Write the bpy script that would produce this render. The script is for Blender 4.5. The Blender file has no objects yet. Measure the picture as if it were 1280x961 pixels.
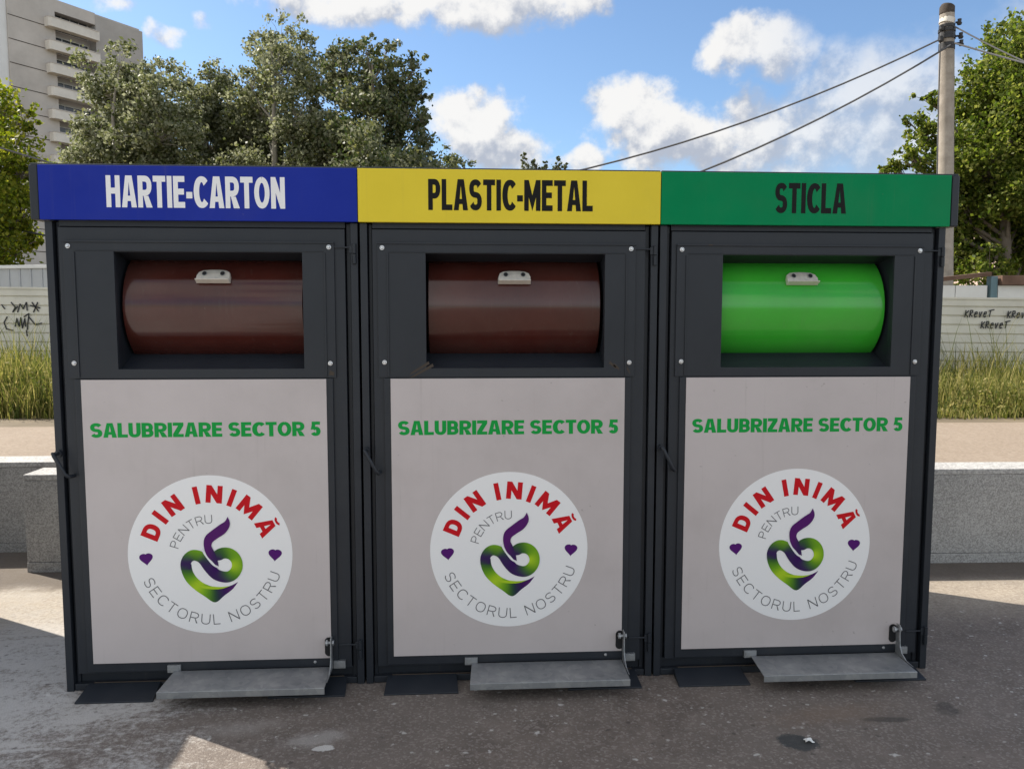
import bpy, bmesh, math, random
import numpy as np
from mathutils import Vector, Matrix
R = math.radians
PI = math.pi
scene = bpy.context.scene
col = scene.collection
random.seed(7)

# ------------------------------------------------------------------ camera
F_PX, CX, CY, CZ, YAW, PIT, ROL = 982.6, 1.4794, -2.9013, 1.3778, .0605, .0836, .0006
cam_d = bpy.data.cameras.new('camera')
cam = bpy.data.objects.new('camera', cam_d); col.objects.link(cam); scene.camera = cam
cam_d.sensor_width = 36; cam_d.lens = 36 * F_PX / 1280
cam_d.clip_start = .05; cam_d.clip_end = 3000
_fw = Vector((math.sin(YAW), math.cos(YAW), 0)); _rt = Vector((math.cos(YAW), -math.sin(YAW), 0)); _up = Vector((0, 0, 1))
_fw, _up = _fw * math.cos(PIT) - _up * math.sin(PIT), _up * math.cos(PIT) + _fw * math.sin(PIT)
_rt, _up = _rt * math.cos(ROL) + _up * math.sin(ROL), _up * math.cos(ROL) - _rt * math.sin(ROL)
CAM = Vector((CX, CY, CZ))
cam.matrix_world = Matrix(((_rt.x, _up.x, -_fw.x, CX), (_rt.y, _up.y, -_fw.y, CY), (_rt.z, _up.z, -_fw.z, CZ), (0, 0, 0, 1)))

def ray(px, py):
    return _fw + _rt * ((px - 640) / F_PX) - _up * ((py - 480.5) / F_PX)
def at(px, py, d):                      # the point seen at a photo pixel, d metres ahead
    return CAM + ray(px, py) * d

# ------------------------------------------------------------------ light
SUN_AZ, SUN_EL = R(59), R(41)           # azimuth counter-clockwise from +Y
scene.view_settings.view_transform = 'Standard'
scene.view_settings.look = 'None'
scene.view_settings.gamma = 1
scene.view_settings.exposure = 0.72
SKY_STRENGTH = .11
CLOUD = 5.3
SKY_TINT = (.80, .89, .97, 1)
scene.cycles.max_bounces = 6; scene.cycles.diffuse_bounces = 3; scene.cycles.glossy_bounces = 3; scene.cycles.transmission_bounces = 4
scene.cycles.caustics_reflective = False; scene.cycles.caustics_refractive = False

def sky_world():
    w = bpy.data.worlds.new('World'); scene.world = w; w.use_nodes = True
    nt = w.node_tree; N = nt.nodes; L = nt.links; N.clear()
    def node(t, **k):
        n = N.new(t)
        for a, v in k.items(): setattr(n, a, v)
        return n
    def put(sock, v):
        if hasattr(v, 'is_linked') or isinstance(v, bpy.types.NodeSocket): L.new(v, sock)
        else: sock.default_value = v
    def math_(op, a, b=None, c=None, clamp=False):
        n = node('ShaderNodeMath', operation=op, use_clamp=clamp); put(n.inputs[0], a)
        if b is not None: put(n.inputs[1], b)
        if c is not None: put(n.inputs[2], c)
        return n.outputs[0]
    def vmath(op, a, b=None):
        n = node('ShaderNodeVectorMath', operation=op); put(n.inputs[0], a)
        if b is not None: put(n.inputs[1], b)
        return n.outputs['Value'] if op in ('LENGTH', 'DOT_PRODUCT') else n.outputs[0]
    def sstep(v, a, b):
        n = node('ShaderNodeMapRange', interpolation_type='SMOOTHSTEP'); put(n.inputs[0], v)
        n.inputs[1].default_value = a; n.inputs[2].default_value = b
        return n.outputs[0]
    tc = node('ShaderNodeTexCoord')
    dirv = vmath('NORMALIZE', tc.outputs['Generated'])
    sky = node('ShaderNodeTexSky', sky_type='NISHITA', sun_disc=False, sun_elevation=SUN_EL, sun_rotation=-SUN_AZ)
    sky.altitude = 100; sky.air_density = 1.0; sky.dust_density = .5; sky.ozone_density = 1.6
    def blob_list(rows):
        out = []
        for px, py, rx, ry, amp in rows:
            d = ray(px, py).normalized(); out.append((math.atan2(d.x, d.y), math.asin(d.z), rx / F_PX, ry / F_PX, amp))
        return out
    puffs = blob_list([(450, -2, 170, 34, 1.0), (625, 0, 125, 42, 1.1), (726, -4, 46, 34, .8),
                       (945, 58, 66, 34, 1.0), (975, 72, 62, 28, .9), (915, 74, 40, 20, .6),
                       (798, 136, 56, 38, 1.1), (825, 165, 84, 40, 1.0), (790, 192, 50, 24, .6),
                       (592, 150, 66, 42, 1.1), (622, 182, 76, 32, 1.0), (726, 203, 40, 18, .7),
                       (1090, 108, 95, 56, 1.1), (1010, 172, 190, 56, 1.0), (1140, 160, 110, 100, 1.1),
                       (150, 14, 30, 13, .5), (204, 56, 22, 13, .5), (247, 38, 14, 10, .45), (1330, 90, 150, 80, .8)])
    sp = node('ShaderNodeSeparateXYZ'); L.new(dirv, sp.inputs[0])
    az = math_('ARCTAN2', sp.outputs[0], sp.outputs[1]); el = math_('ARCSINE', sp.outputs[2])
    cb = node('ShaderNodeCombineXYZ'); L.new(az, cb.inputs[0]); L.new(el, cb.inputs[1])
    # warp the coordinate a little so that no blob stays an ellipse
    wn = node('ShaderNodeTexNoise'); L.new(dirv, wn.inputs['Vector']); wn.inputs['Scale'].default_value = 13; wn.inputs['Detail'].default_value = 2
    wv = node('ShaderNodeVectorMath', operation='MULTIPLY_ADD'); L.new(wn.outputs['Color'], wv.inputs[0]); wv.inputs[1].default_value = (.055, .055, 0); L.new(cb.outputs[0], wv.inputs[2])
    p0 = vmath('SUBTRACT', wv.outputs[0], (.0275, .0275, 0))
    def field(p):
        tot = None
        for (a, e, ra, re, amp) in puffs:
            ka, ke = 1 / (1.15 * ra), 1 / (1.15 * re)
            q = node('ShaderNodeVectorMath', operation='MULTIPLY_ADD'); L.new(p, q.inputs[0]); q.inputs[1].default_value = (ka, ke, 0); q.inputs[2].default_value = (-a * ka, -e * ke, 0)
            g = math_('MULTIPLY_ADD', vmath('DOT_PRODUCT', q.outputs[0], q.outputs[0]), -amp, amp)
            tot = g if tot is None else math_('MAXIMUM', tot, g)
        return math_('MAXIMUM', tot, -.35)
    def fbm(v, scale, detail, rough):
        n1 = node('ShaderNodeTexNoise'); L.new(v, n1.inputs['Vector']); n1.inputs['Scale'].default_value = scale; n1.inputs['Detail'].default_value = detail; n1.inputs['Roughness'].default_value = rough
        return n1.outputs['Fac']
    # unseen clouds added beside, behind and above the view to whiten and fill shade
    far = math_('MAXIMUM', sstep(math_('ABSOLUTE', az), .85, 1.15), sstep(el, .55, .75))
    oth = math_('MULTIPLY', sstep(fbm(dirv, 2.6, 3, .55), .36, .52), math_('MULTIPLY', far, sstep(el, .0, .12)))
    sunv = (-math.sin(SUN_AZ) * .030, .045, 0)
    t0 = math_('ADD', field(p0), math_('MULTIPLY', oth, 1.3))
    t1 = field(vmath('ADD', p0, sunv))
    n0 = fbm(dirv, 24, 9, .60)
    n1 = fbm(vmath('ADD', dirv, (-math.sin(SUN_AZ) * .012, 0, .016)), 24, 5, .60)
    bank = sstep(az, .30, .48)                                   # the bank low on the right is thin and soft
    d0 = math_('ADD', t0, math_('MULTIPLY', math_('SUBTRACT', n0, .5), math_('MULTIPLY_ADD', bank, -.9, 2.0)))
    soft = math_('MULTIPLY_ADD', bank, .40, .58)
    mr = node('ShaderNodeMapRange', interpolation_type='SMOOTHSTEP'); L.new(d0, mr.inputs[0]); mr.inputs[1].default_value = .12; L.new(math_('ADD', soft, .18), mr.inputs[2])
    alpha = mr.outputs[0]
    slope = math_('ADD', math_('MULTIPLY', math_('SUBTRACT', t0, t1), .55), math_('MULTIPLY', math_('SUBTRACT', n0, n1), 2.6))
    shade = sstep(slope, -.34, .62)
    cm = node('ShaderNodeMix', data_type='RGBA'); L.new(shade, cm.inputs['Factor'])
    cm.inputs['A'].default_value = (CLOUD * .50, CLOUD * .54, CLOUD * .63, 1); cm.inputs['B'].default_value = (CLOUD, CLOUD * .985, CLOUD * .96, 1)
    opp = sstep(vmath('DOT_PRODUCT', dirv, (-math.sin(SUN_AZ) * math.cos(SUN_EL), math.cos(SUN_AZ) * math.cos(SUN_EL), math.sin(SUN_EL))), .2, -.6)  # lifts the clouds opposite the sun to brighten the shaded fronts
    lum = node('ShaderNodeVectorMath', operation='SCALE'); L.new(cm.outputs['Result'], lum.inputs[0]); L.new(math_('MULTIPLY_ADD', opp, .85, 1.0), lum.inputs['Scale'])
    mx = node('ShaderNodeMix', data_type='RGBA'); L.new(math_('MULTIPLY', alpha, math_('MULTIPLY_ADD', bank, -.24, .96)), mx.inputs['Factor'])
    tint = node('ShaderNodeMix', data_type='RGBA'); tint.blend_type = 'MULTIPLY'; tint.inputs['Factor'].default_value = 1; L.new(sky.outputs[0], tint.inputs['A']); tint.inputs['B'].default_value = SKY_TINT
    L.new(tint.outputs['Result'], mx.inputs['A']); L.new(lum.outputs[0], mx.inputs['B'])
    bg = node('ShaderNodeBackground'); L.new(mx.outputs['Result'], bg.inputs[0]); bg.inputs[1].default_value = SKY_STRENGTH
    out = node('ShaderNodeOutputWorld'); L.new(bg.outputs[0], out.inputs[0])
    w.cycles.sampling_method = 'MANUAL'; w.cycles.sample_map_resolution = 256
sky_world()
sun_d = bpy.data.lights.new('sun', 'SUN'); sun_d.energy = 4.8; sun_d.angle = R(.53); sun_d.color = (1, .93, .82)
sun_o = bpy.data.objects.new('sun', sun_d); col.objects.link(sun_o)
_s = Vector((-math.sin(SUN_AZ) * math.cos(SUN_EL), math.cos(SUN_AZ) * math.cos(SUN_EL), math.sin(SUN_EL)))
sun_o.rotation_euler = _s.to_track_quat('Z', 'Y').to_euler(); sun_o.location = (-8, 6, 12)

# ------------------------------------------------------------------ materials
def mat(name, base, rough=.5, metal=0, var=.0, vscale=6, bump=0, bscale=60, spec=.5, coat=0):
    m = bpy.data.materials.new(name); m.use_nodes = True
    nt = m.node_tree; p = nt.nodes['Principled BSDF']; L = nt.links
    p.inputs['Base Color'].default_value = (*base, 1); p.inputs['Roughness'].default_value = rough; p.inputs['Metallic'].default_value = metal
    p.inputs['Specular IOR Level'].default_value = spec; p.inputs['Coat Weight'].default_value = coat
    if var or bump:
        tc = nt.nodes.new('ShaderNodeTexCoord')
    if var:
        n = nt.nodes.new('ShaderNodeTexNoise'); L.new(tc.outputs['Object'], n.inputs['Vector'])
        n.inputs['Scale'].default_value = vscale; n.inputs['Detail'].default_value = 6; n.inputs['Roughness'].default_value = .65
        r = nt.nodes.new('ShaderNodeMapRange'); L.new(n.outputs['Fac'], r.inputs[0])
        r.inputs[1].default_value = .3; r.inputs[2].default_value = .7; r.inputs[3].default_value = 1 - var; r.inputs[4].default_value = 1 + var
        x = nt.nodes.new('ShaderNodeVectorMath'); x.operation = 'SCALE'; x.inputs[0].default_value = base; L.new(r.outputs[0], x.inputs['Scale'])
        L.new(x.outputs[0], p.inputs['Base Color'])
        r2 = nt.nodes.new('ShaderNodeMapRange'); L.new(n.outputs['Fac'], r2.inputs[0])
        r2.inputs[1].default_value = .3; r2.inputs[2].default_value = .7; r2.inputs[3].default_value = min(1, rough * 1.2); r2.inputs[4].default_value = rough * .85
        L.new(r2.outputs[0], p.inputs['Roughness'])
    if bump:
        n2 = nt.nodes.new('ShaderNodeTexNoise'); L.new(tc.outputs['Object'], n2.inputs['Vector']); n2.inputs['Scale'].default_value = bscale; n2.inputs['Detail'].default_value = 4
        bp = nt.nodes.new('ShaderNodeBump'); bp.inputs['Strength'].default_value = bump; bp.inputs['Distance'].default_value = .004
        L.new(n2.outputs['Fac'], bp.inputs['Height']); L.new(bp.outputs[0], p.inputs['Normal'])
    return m

def nodes(m):
    nt = m.node_tree
    return nt, nt.nodes, nt.links, nt.nodes['Principled BSDF']
def ramp(N, stops, interp='LINEAR'):
    r = N.new('ShaderNodeValToRGB'); r.color_ramp.interpolation = interp
    e = r.color_ramp.elements
    while len(e) < len(stops): e.new(.5)
    for q, (p, c) in zip(e, stops):
        q.position = p; q.color = (*c, 1) if len(c) == 3 else c
    return r

M = {}
def painted_steel():
    m = mat('anthracite_paint', (.036, .040, .047), .42)
    nt, N, L, p = nodes(m)
    tc = N.new('ShaderNodeTexCoord')
    n = N.new('ShaderNodeTexNoise'); L.new(tc.outputs['Object'], n.inputs[0]); n.inputs['Scale'].default_value = 3.5; n.inputs['Detail'].default_value = 8; n.inputs['Roughness'].default_value = .7
    st = N.new('ShaderNodeMapping'); st.inputs['Scale'].default_value = (30, 30, 1.2); L.new(tc.outputs['Object'], st.inputs[0])
    n2 = N.new('ShaderNodeTexNoise'); L.new(st.outputs[0], n2.inputs[0]); n2.inputs['Scale'].default_value = 1.5; n2.inputs['Detail'].default_value = 4
    r = ramp(N, [(.3, (.016, .0195, .026)), (.55, (.021, .025, .032)), (.8, (.033, .036, .041))]); L.new(n.outputs[0], r.inputs[0])
    r2 = ramp(N, [(.62, (0, 0, 0)), (.85, (.35, .35, .35))]); L.new(n2.outputs[0], r2.inputs[0])
    mx = N.new('ShaderNodeMix'); mx.data_type = 'RGBA'; L.new(r2.outputs[0], mx.inputs['Factor']); L.new(r.outputs[0], mx.inputs['A']); mx.inputs['B'].default_value = (.055, .051, .046, 1)
    L.new(mx.outputs['Result'], p.inputs['Base Color'])
    rr = N.new('ShaderNodeMapRange'); L.new(n.outputs[0], rr.inputs[0]); rr.inputs[3].default_value = .30; rr.inputs[4].default_value = .55; p.inputs['Specular IOR Level'].default_value = .35; L.new(rr.outputs[0], p.inputs['Roughness'])
    n3 = N.new('ShaderNodeTexNoise'); L.new(tc.outputs['Object'], n3.inputs[0]); n3.inputs['Scale'].default_value = 5
    n4 = N.new('ShaderNodeTexNoise'); L.new(tc.outputs['Object'], n4.inputs[0]); n4.inputs['Scale'].default_value = 420
    ad = N.new('ShaderNodeMath'); ad.operation = 'MULTIPLY_ADD'; L.new(n4.outputs[0], ad.inputs[0]); ad.inputs[1].default_value = .06; L.new(n3.outputs[0], ad.inputs[2])
    bp = N.new('ShaderNodeBump'); bp.inputs['Strength'].default_value = .25; bp.inputs['Distance'].default_value = .006; L.new(ad.outputs[0], bp.inputs['Height']); L.new(bp.outputs[0], p.inputs['Normal'])
    return m
M['paint'] = painted_steel()
M['black'] = mat('black_void', (.006, .006, .007), .7)
M['sticker'] = mat('grey_vinyl', (.535, .485, .478), .38, var=.035, vscale=3, bump=.06, bscale=5)
def grimy(m, amt, streak):
    nt, N, L, p = nodes(m)
    src = p.inputs['Base Color'].links[0].from_socket if p.inputs['Base Color'].is_linked else None
    tc = N.new('ShaderNodeTexCoord'); oi = N.new('ShaderNodeObjectInfo')
    of = N.new('ShaderNodeVectorMath'); of.operation = 'SCALE'; of.inputs[0].default_value = (17, 5, 9); L.new(oi.outputs['Random'], of.inputs['Scale'])
    ad = N.new('ShaderNodeVectorMath'); L.new(tc.outputs['Object'], ad.inputs[0]); L.new(of.outputs[0], ad.inputs[1])
    def nz(scale, sc3, detail=6, rough=.65):
        mp = N.new('ShaderNodeMapping'); mp.inputs['Scale'].default_value = sc3; L.new(ad.outputs[0], mp.inputs[0])
        n = N.new('ShaderNodeTexNoise'); L.new(mp.outputs[0], n.inputs[0]); n.inputs['Scale'].default_value = scale; n.inputs['Detail'].default_value = detail; n.inputs['Roughness'].default_value = rough
        return n.outputs[0]
    def mr(v, a, b, c, d):
        n = N.new('ShaderNodeMapRange'); n.interpolation_type = 'SMOOTHSTEP'; L.new(v, n.inputs[0])
        for i, q in enumerate((a, b, c, d)): n.inputs[i + 1].default_value = q
        return n.outputs[0]
    def mul(a, b):
        n = N.new('ShaderNodeMath'); n.operation = 'MULTIPLY'; L.new(a, n.inputs[0])
        if isinstance(b, float): n.inputs[1].default_value = b
        else: L.new(b, n.inputs[1])
        return n.outputs[0]
    f = mul(mr(nz(2.2, (1, 1, 1)), .42, .75, 0, 1), amt)
    st = mul(mul(mr(nz(1, (55, 55, 1.3), 4), .56, .78, 0, 1), mr(nz(1.7, (1, 1, 1)), .42, .62, 0, 1)), streak)
    sk = mul(mr(nz(46, (1, 1, 1), 2, .5), .74, .80, 0, 1), amt * 2.2)
    tot = None
    for v in (f, st, sk):
        if tot is None: tot = v
        else:
            n = N.new('ShaderNodeMath'); n.operation = 'ADD'; n.use_clamp = True; L.new(tot, n.inputs[0]); L.new(v, n.inputs[1]); tot = n.outputs[0]
    mx = N.new('ShaderNodeMix'); mx.data_type = 'RGBA'; L.new(tot, mx.inputs['Factor'])
    if src: L.new(src, mx.inputs['A'])
    else: mx.inputs['A'].default_value = p.inputs['Base Color'].default_value
    mx.inputs['B'].default_value = (.16, .14, .12, 1); L.new(mx.outputs['Result'], p.inputs['Base Color'])
grimy(M['sticker'], .16, .22)
M['white'] = mat('white_vinyl', (.86, .86, .86), .35)
M['white_print'] = mat('white_print', (.82, .82, .82), .45)
M['black_print'] = mat('black_print', (.010, .010, .010), .6, spec=.15)
M['grey_print'] = mat('grey_print', (.10, .10, .11), .5)
M['green_print'] = mat('green_print', (.002, .32, .05), .5, spec=.2)
M['red_print'] = mat('red_print', (.58, .004, .012), .5, spec=.2)
M['purple_print'] = mat('purple_print', (.085, .006, .15), .5, spec=.2)
M['blue_sign'] = mat('blue_sign', (.005, .022, .29), .5, var=.05, vscale=4, bump=.05, bscale=5, spec=.2)
M['yellow_sign'] = mat('yellow_sign', (.76, .60, .035), .5, var=.03, vscale=4, bump=.05, bscale=5, spec=.25)
M['green_sign'] = mat('green_sign', (.001, .225, .080), .55, var=.05, vscale=4, bump=.05, bscale=5, spec=.08)
for _k in ('blue_sign', 'yellow_sign', 'green_sign'): grimy(M[_k], .07, .14)
M['brown_drum'] = mat('brown_drum', (.060, .0135, .0095), .15, var=.22, vscale=4, bump=.03, bscale=5, spec=.5, coat=.12)
M['green_drum'] = mat('green_drum', (.042, .40, .030), .15, var=.10, vscale=4, bump=.03, bscale=5, coat=.15)
grimy(M['brown_drum'], .10, .12); grimy(M['green_drum'], .12, .12)
M['chrome'] = mat('bright_zinc', (.74, .70, .62), .35, .25, var=.12, vscale=40)
M['bolt'] = mat('zinc_bolt', (.75, .75, .76), .3, .8)
M['scuff'] = mat('rust_scuff', (.052, .038, .027), .75)
def galvanised():
    m = mat('galvanised_steel', (.36, .38, .39), .5, .75)
    nt, N, L, p = nodes(m)
    tc = N.new('ShaderNodeTexCoord')
    v = N.new('ShaderNodeTexVoronoi'); L.new(tc.outputs['Object'], v.inputs[0]); v.inputs['Scale'].default_value = 45
    n = N.new('ShaderNodeTexNoise'); L.new(tc.outputs['Object'], n.inputs[0]); n.inputs['Scale'].default_value = 9; n.inputs['Detail'].default_value = 7
    sp = N.new('ShaderNodeSeparateColor'); L.new(v.outputs['Color'], sp.inputs[0])
    a = N.new('ShaderNodeMath'); a.operation = 'MULTIPLY_ADD'; L.new(sp.outputs[0], a.inputs[0]); a.inputs[1].default_value = .18; L.new(n.outputs[0], a.inputs[2])
    r = ramp(N, [(.35, (.25, .265, .275)), (.6, (.34, .35, .36)), (.85, (.47, .475, .475))]); L.new(a.outputs[0], r.inputs[0]); L.new(r.outputs[0], p.inputs['Base Color'])
    rr = N.new('ShaderNodeMapRange'); L.new(a.outputs[0], rr.inputs[0]); rr.inputs[3].default_value = .65; rr.inputs[4].default_value = .4; L.new(rr.outputs[0], p.inputs['Roughness'])
    return m
M['galv'] = galvanised()

def logo_mat():
    m = mat('logo_print', (.1, .3, .05), .5, spec=.2)
    nt, N, L, p = nodes(m)
    a = N.new('ShaderNodeAttribute'); a.attribute_name = 'ink'; L.new(a.outputs['Color'], p.inputs['Base Color'])
    return m
M['logo'] = logo_mat()

def asphalt():
    m = mat('dusty_asphalt', (.07, .06, .055), .9)
    nt, N, L, p = nodes(m)
    def noise(scale, detail=6, rough=.6, vec=None, dist=0):
        n = N.new('ShaderNodeTexNoise'); L.new(vec or tc.outputs['Object'], n.inputs['Vector']); n.inputs['Scale'].default_value = scale
        n.inputs['Detail'].default_value = detail; n.inputs['Roughness'].default_value = rough; n.inputs['Distortion'].default_value = dist
        return n.outputs['Fac']
    def ma(op, a, b, clamp=False):
        n = N.new('ShaderNodeMath'); n.operation = op; n.use_clamp = clamp
        for i, v in enumerate((a, b)):
            if isinstance(v, (int, float)): n.inputs[i].default_value = v
            else: L.new(v, n.inputs[i])
        return n.outputs[0]
    def ss(v, a, b, c=0, d=1):
        n = N.new('ShaderNodeMapRange'); n.interpolation_type = 'SMOOTHSTEP'; L.new(v, n.inputs[0])
        for i, q in enumerate((a, b, c, d)): n.inputs[i + 1].default_value = q
        return n.outputs[0]
    def mix(f, a, b):
        n = N.new('ShaderNodeMix'); n.data_type = 'RGBA'
        if isinstance(f, (int, float)): n.inputs['Factor'].default_value = f
        else: L.new(f, n.inputs['Factor'])
        for s, v in (('A', a), ('B', b)):
            if isinstance(v, tuple): n.inputs[s].default_value = (*v, 1)
            else: L.new(v, n.inputs[s])
        return n.outputs['Result']
    tc = N.new('ShaderNodeTexCoord')
    sp = N.new('ShaderNodeSeparateXYZ'); L.new(tc.outputs['Object'], sp.inputs[0])
    fine = noise(170, 3, .7); mid = noise(7, 8, .7); big = noise(1.1, 5, .6)
    c = mix(ss(mid, .3, .7), (.122, .096, .081), (.215, .174, .147))
    c = mix(ma('MULTIPLY', ss(big, .35, .65), .6), c, (.185, .156, .136))
    agg = N.new('ShaderNodeTexVoronoi'); L.new(tc.outputs['Object'], agg.inputs[0]); agg.inputs['Scale'].default_value = 130
    sc = N.new('ShaderNodeSeparateColor'); L.new(agg.outputs['Color'], sc.inputs[0])
    c = mix(ma('MULTIPLY', ss(sc.outputs[0], .62, .95), .8), c, (.28, .245, .215))
    c = mix(ma('MULTIPLY', ss(fine, .30, .48, 1, 0), .45), c, (.06, .05, .045))
    # spilled pale cement, thickest in front of the left container
    leftness = ss(sp.outputs[0], -.2, 1.25, 1, 0)
    nearness = ss(sp.outputs[1], -.16, -.02, 1, .35)
    smp = N.new('ShaderNodeMapping'); L.new(tc.outputs['Object'], smp.inputs[0]); smp.inputs['Rotation'].default_value = (0, 0, R(-20)); smp.inputs['Scale'].default_value = (.7, 1.7, 1); stretch = smp.outputs[0]
    d = ma('ADD', ma('MULTIPLY', leftness, .34), noise(2.6, 10, .78, stretch, .9))
    d = ma('ADD', d, ma('MULTIPLY', ma('SUBTRACT', noise(38, 4, .7), .5), .35))
    grain = ma('ADD', ma('MULTIPLY', noise(55, 6, .75), .9), ma('MULTIPLY', noise(260, 2, .6), .35))
    d = ma('ADD', d, ma('MULTIPLY', ma('SUBTRACT', grain, .62), .55))
    dm = ma('MULTIPLY', ma('MULTIPLY', ss(d, .64, .88), ss(sp.outputs[0], .7, 1.5, 1, .16)), .95)
    c = mix(dm, c, (.52, .50, .475))
    # small whitish droppings and mortar crumbs
    def spots(scale, thr, soft, off, amount, colr, keep):
        mp = N.new('ShaderNodeMapping'); L.new(tc.outputs['Object'], mp.inputs[0]); mp.inputs['Location'].default_value = (off, off * .7, 0); mp.inputs['Scale'].default_value = (1, 1.15, 1)
        wob = N.new('ShaderNodeTexNoise'); L.new(mp.outputs[0], wob.inputs[0]); wob.inputs['Scale'].default_value = scale * 3; wob.inputs['Detail'].default_value = 3
        wv = N.new('ShaderNodeVectorMath'); wv.operation = 'SCALE'; L.new(wob.outputs['Color'], wv.inputs[0]); wv.inputs['Scale'].default_value = .55 / scale
        av = N.new('ShaderNodeVectorMath'); L.new(mp.outputs[0], av.inputs[0]); L.new(wv.outputs[0], av.inputs[1])
        v = N.new('ShaderNodeTexVoronoi'); L.new(av.outputs[0], v.inputs[0]); v.inputs['Scale'].default_value = scale; v.voronoi_dimensions = '2D'
        s2 = N.new('ShaderNodeSeparateColor'); L.new(v.outputs['Color'], s2.inputs[0])
        rad = ma('MULTIPLY', ss(s2.outputs[1], keep, 1.0), thr)
        k = ss(ma('SUBTRACT', rad, v.outputs['Distance']), 0, soft)
        return ma('MULTIPLY', ma('MULTIPLY', k, ss(s2.outputs[1], keep, keep + .01)), amount)
    c = mix(spots(4.5, .085, .05, 3.1, .85, None, .84), c, (.60, .58, .55))
    c = mix(spots(13, .15, .09, 8.7, .85, None, .82), c, (.55, .53, .50))
    c = mix(spots(34, .26, .1, 2.3, .7, None, .88), c, (.50, .48, .45))
    c = mix(spots(3.2, .2, .1, 1.7, .55, None, .72), c, (.028, .026, .024))
    c = mix(spots(19, .20, .1, 5.2, .5, None, .8), c, (.04, .03, .025))
    # three marks of their own: a pale mortar patch, an oily oval and a dark wet one
    def mark(x, y, rx, ry, rot, colr, amt, soft=.45):
        nonlocal c
        mp = N.new('ShaderNodeMapping'); mp.vector_type = 'TEXTURE'; L.new(tc.outputs['Object'], mp.inputs[0]); mp.inputs['Location'].default_value = (x, y, 0); mp.inputs['Rotation'].default_value = (0, 0, rot); mp.inputs['Scale'].default_value = (rx, ry, 1)
        ln = N.new('ShaderNodeVectorMath'); ln.operation = 'LENGTH'; L.new(mp.outputs[0], ln.inputs[0])
        q = ma('ADD', ln.outputs['Value'], ma('MULTIPLY', ma('SUBTRACT', noise(24, 6, .7), .5), 1.5))
        c = mix(ma('MULTIPLY', ss(q, 1 - soft, 1.0, 1, 0), amt), c, colr)
    mark(.99, -.385, .15, .07, R(15), (.45, .425, .40), .55, .8); mark(1.02, -.445, .035, .02, 0, (.6, .58, .55), .95, .2)
    mark(.72, -.30, .20, .07, R(10), (.42, .39, .36), .35, .9)
    mark(2.93, -.375, .115, .022, R(-4), (.055, .048, .04), .75); mark(2.565, -.50, .075, .055, R(-20), (.035, .042, .045), .85, .3)
    mark(2.75, -.33, .35, .10, R(8), (.20, .14, .10), .5, .9)
    # sandy away from the containers, lightened further to paint in the sunlit strips
    sunlit_sand = ss(ma('ADD', sp.outputs[1], ma('MULTIPLY', big, .5)), .6, 1.1)
    c = mix(ma('MULTIPLY', sunlit_sand, ss(ma('ADD', mid, ma('MULTIPLY', grain, .5)), .55, 1.0, .45, .92)), c, mix(ss(grain, .45, .8), (.32, .265, .205), (.49, .43, .35)))
    # dirt plus painted shadow, darkening the strip along the granite wall's foot
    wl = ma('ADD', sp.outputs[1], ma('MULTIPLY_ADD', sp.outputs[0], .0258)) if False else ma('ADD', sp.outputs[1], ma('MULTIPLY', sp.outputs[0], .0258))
    shade_dirt = ma('MULTIPLY', ss(ma('ADD', wl, ma('MULTIPLY', ma('SUBTRACT', mid, .5), .25)), 1.04, 1.22), ss(sp.outputs[1], 1.9, 1.95, 1, 0))
    c = mix(ma('MULTIPLY', shade_dirt, .8), c, (.085, .066, .053))
    L.new(c, p.inputs['Base Color'])
    h = ma('ADD', ma('MULTIPLY', fine, .6), ma('MULTIPLY', mid, .8))
    bp = N.new('ShaderNodeBump'); bp.inputs['Strength'].default_value = .8; bp.inputs['Distance'].default_value = .008; L.new(h, bp.inputs['Height']); L.new(bp.outputs[0], p.inputs['Normal'])
    L.new(ss(dm, 0, 1, .78, .95), p.inputs['Roughness'])
    return m
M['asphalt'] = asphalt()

def speckle(name, cols, scale, rough=.8, bump=.2):
    m = mat(name, cols[1], rough)
    nt, N, L, p = nodes(m)
    tc = N.new('ShaderNodeTexCoord')
    v = N.new('ShaderNodeTexVoronoi'); L.new(tc.outputs['Object'], v.inputs[0]); v.inputs['Scale'].default_value = scale
    s = N.new('ShaderNodeSeparateColor'); L.new(v.outputs['Color'], s.inputs[0])
    n = N.new('ShaderNodeTexNoise'); L.new(tc.outputs['Object'], n.inputs[0]); n.inputs['Scale'].default_value = 2.5; n.inputs['Detail'].default_value = 7
    a = N.new('ShaderNodeMath'); a.operation = 'MULTIPLY_ADD'; L.new(n.outputs[0], a.inputs[0]); a.inputs[1].default_value = .6; 
    b = N.new('ShaderNodeMath'); b.operation = 'MULTIPLY_ADD'; L.new(s.outputs[0], b.inputs[0]); b.inputs[1].default_value = .75; b.inputs[2].default_value = -.18
    L.new(b.outputs[0], a.inputs[2])
    r = ramp(N, [(.15, cols[0]), (.5, cols[1]), (.85, cols[2])]); L.new(a.outputs[0], r.inputs[0]); L.new(r.outputs[0], p.inputs['Base Color'])
    bp = N.new('ShaderNodeBump'); bp.inputs['Strength'].default_value = bump; bp.inputs['Distance'].default_value = .004; L.new(s.outputs[1], bp.inputs['Height']); L.new(bp.outputs[0], p.inputs['Normal'])
    return m
M['granite'] = speckle('granite', [(.25, .243, .23), (.355, .345, .33), (.47, .46, .44)], 170)
M['granite_top'] = speckle('granite_cap', [(.30, .29, .28), (.43, .42, .40), (.54, .53, .505)], 110)
M['path'] = speckle('sandy_path', [(.245, .19, .14), (.28, .22, .165), (.315, .255, .195)], 70, .95, .25)
M['concrete_pole'] = mat('weathered_concrete', (.33, .29, .245), .9, var=.25, vscale=5, bump=.4, bscale=30)
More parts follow.
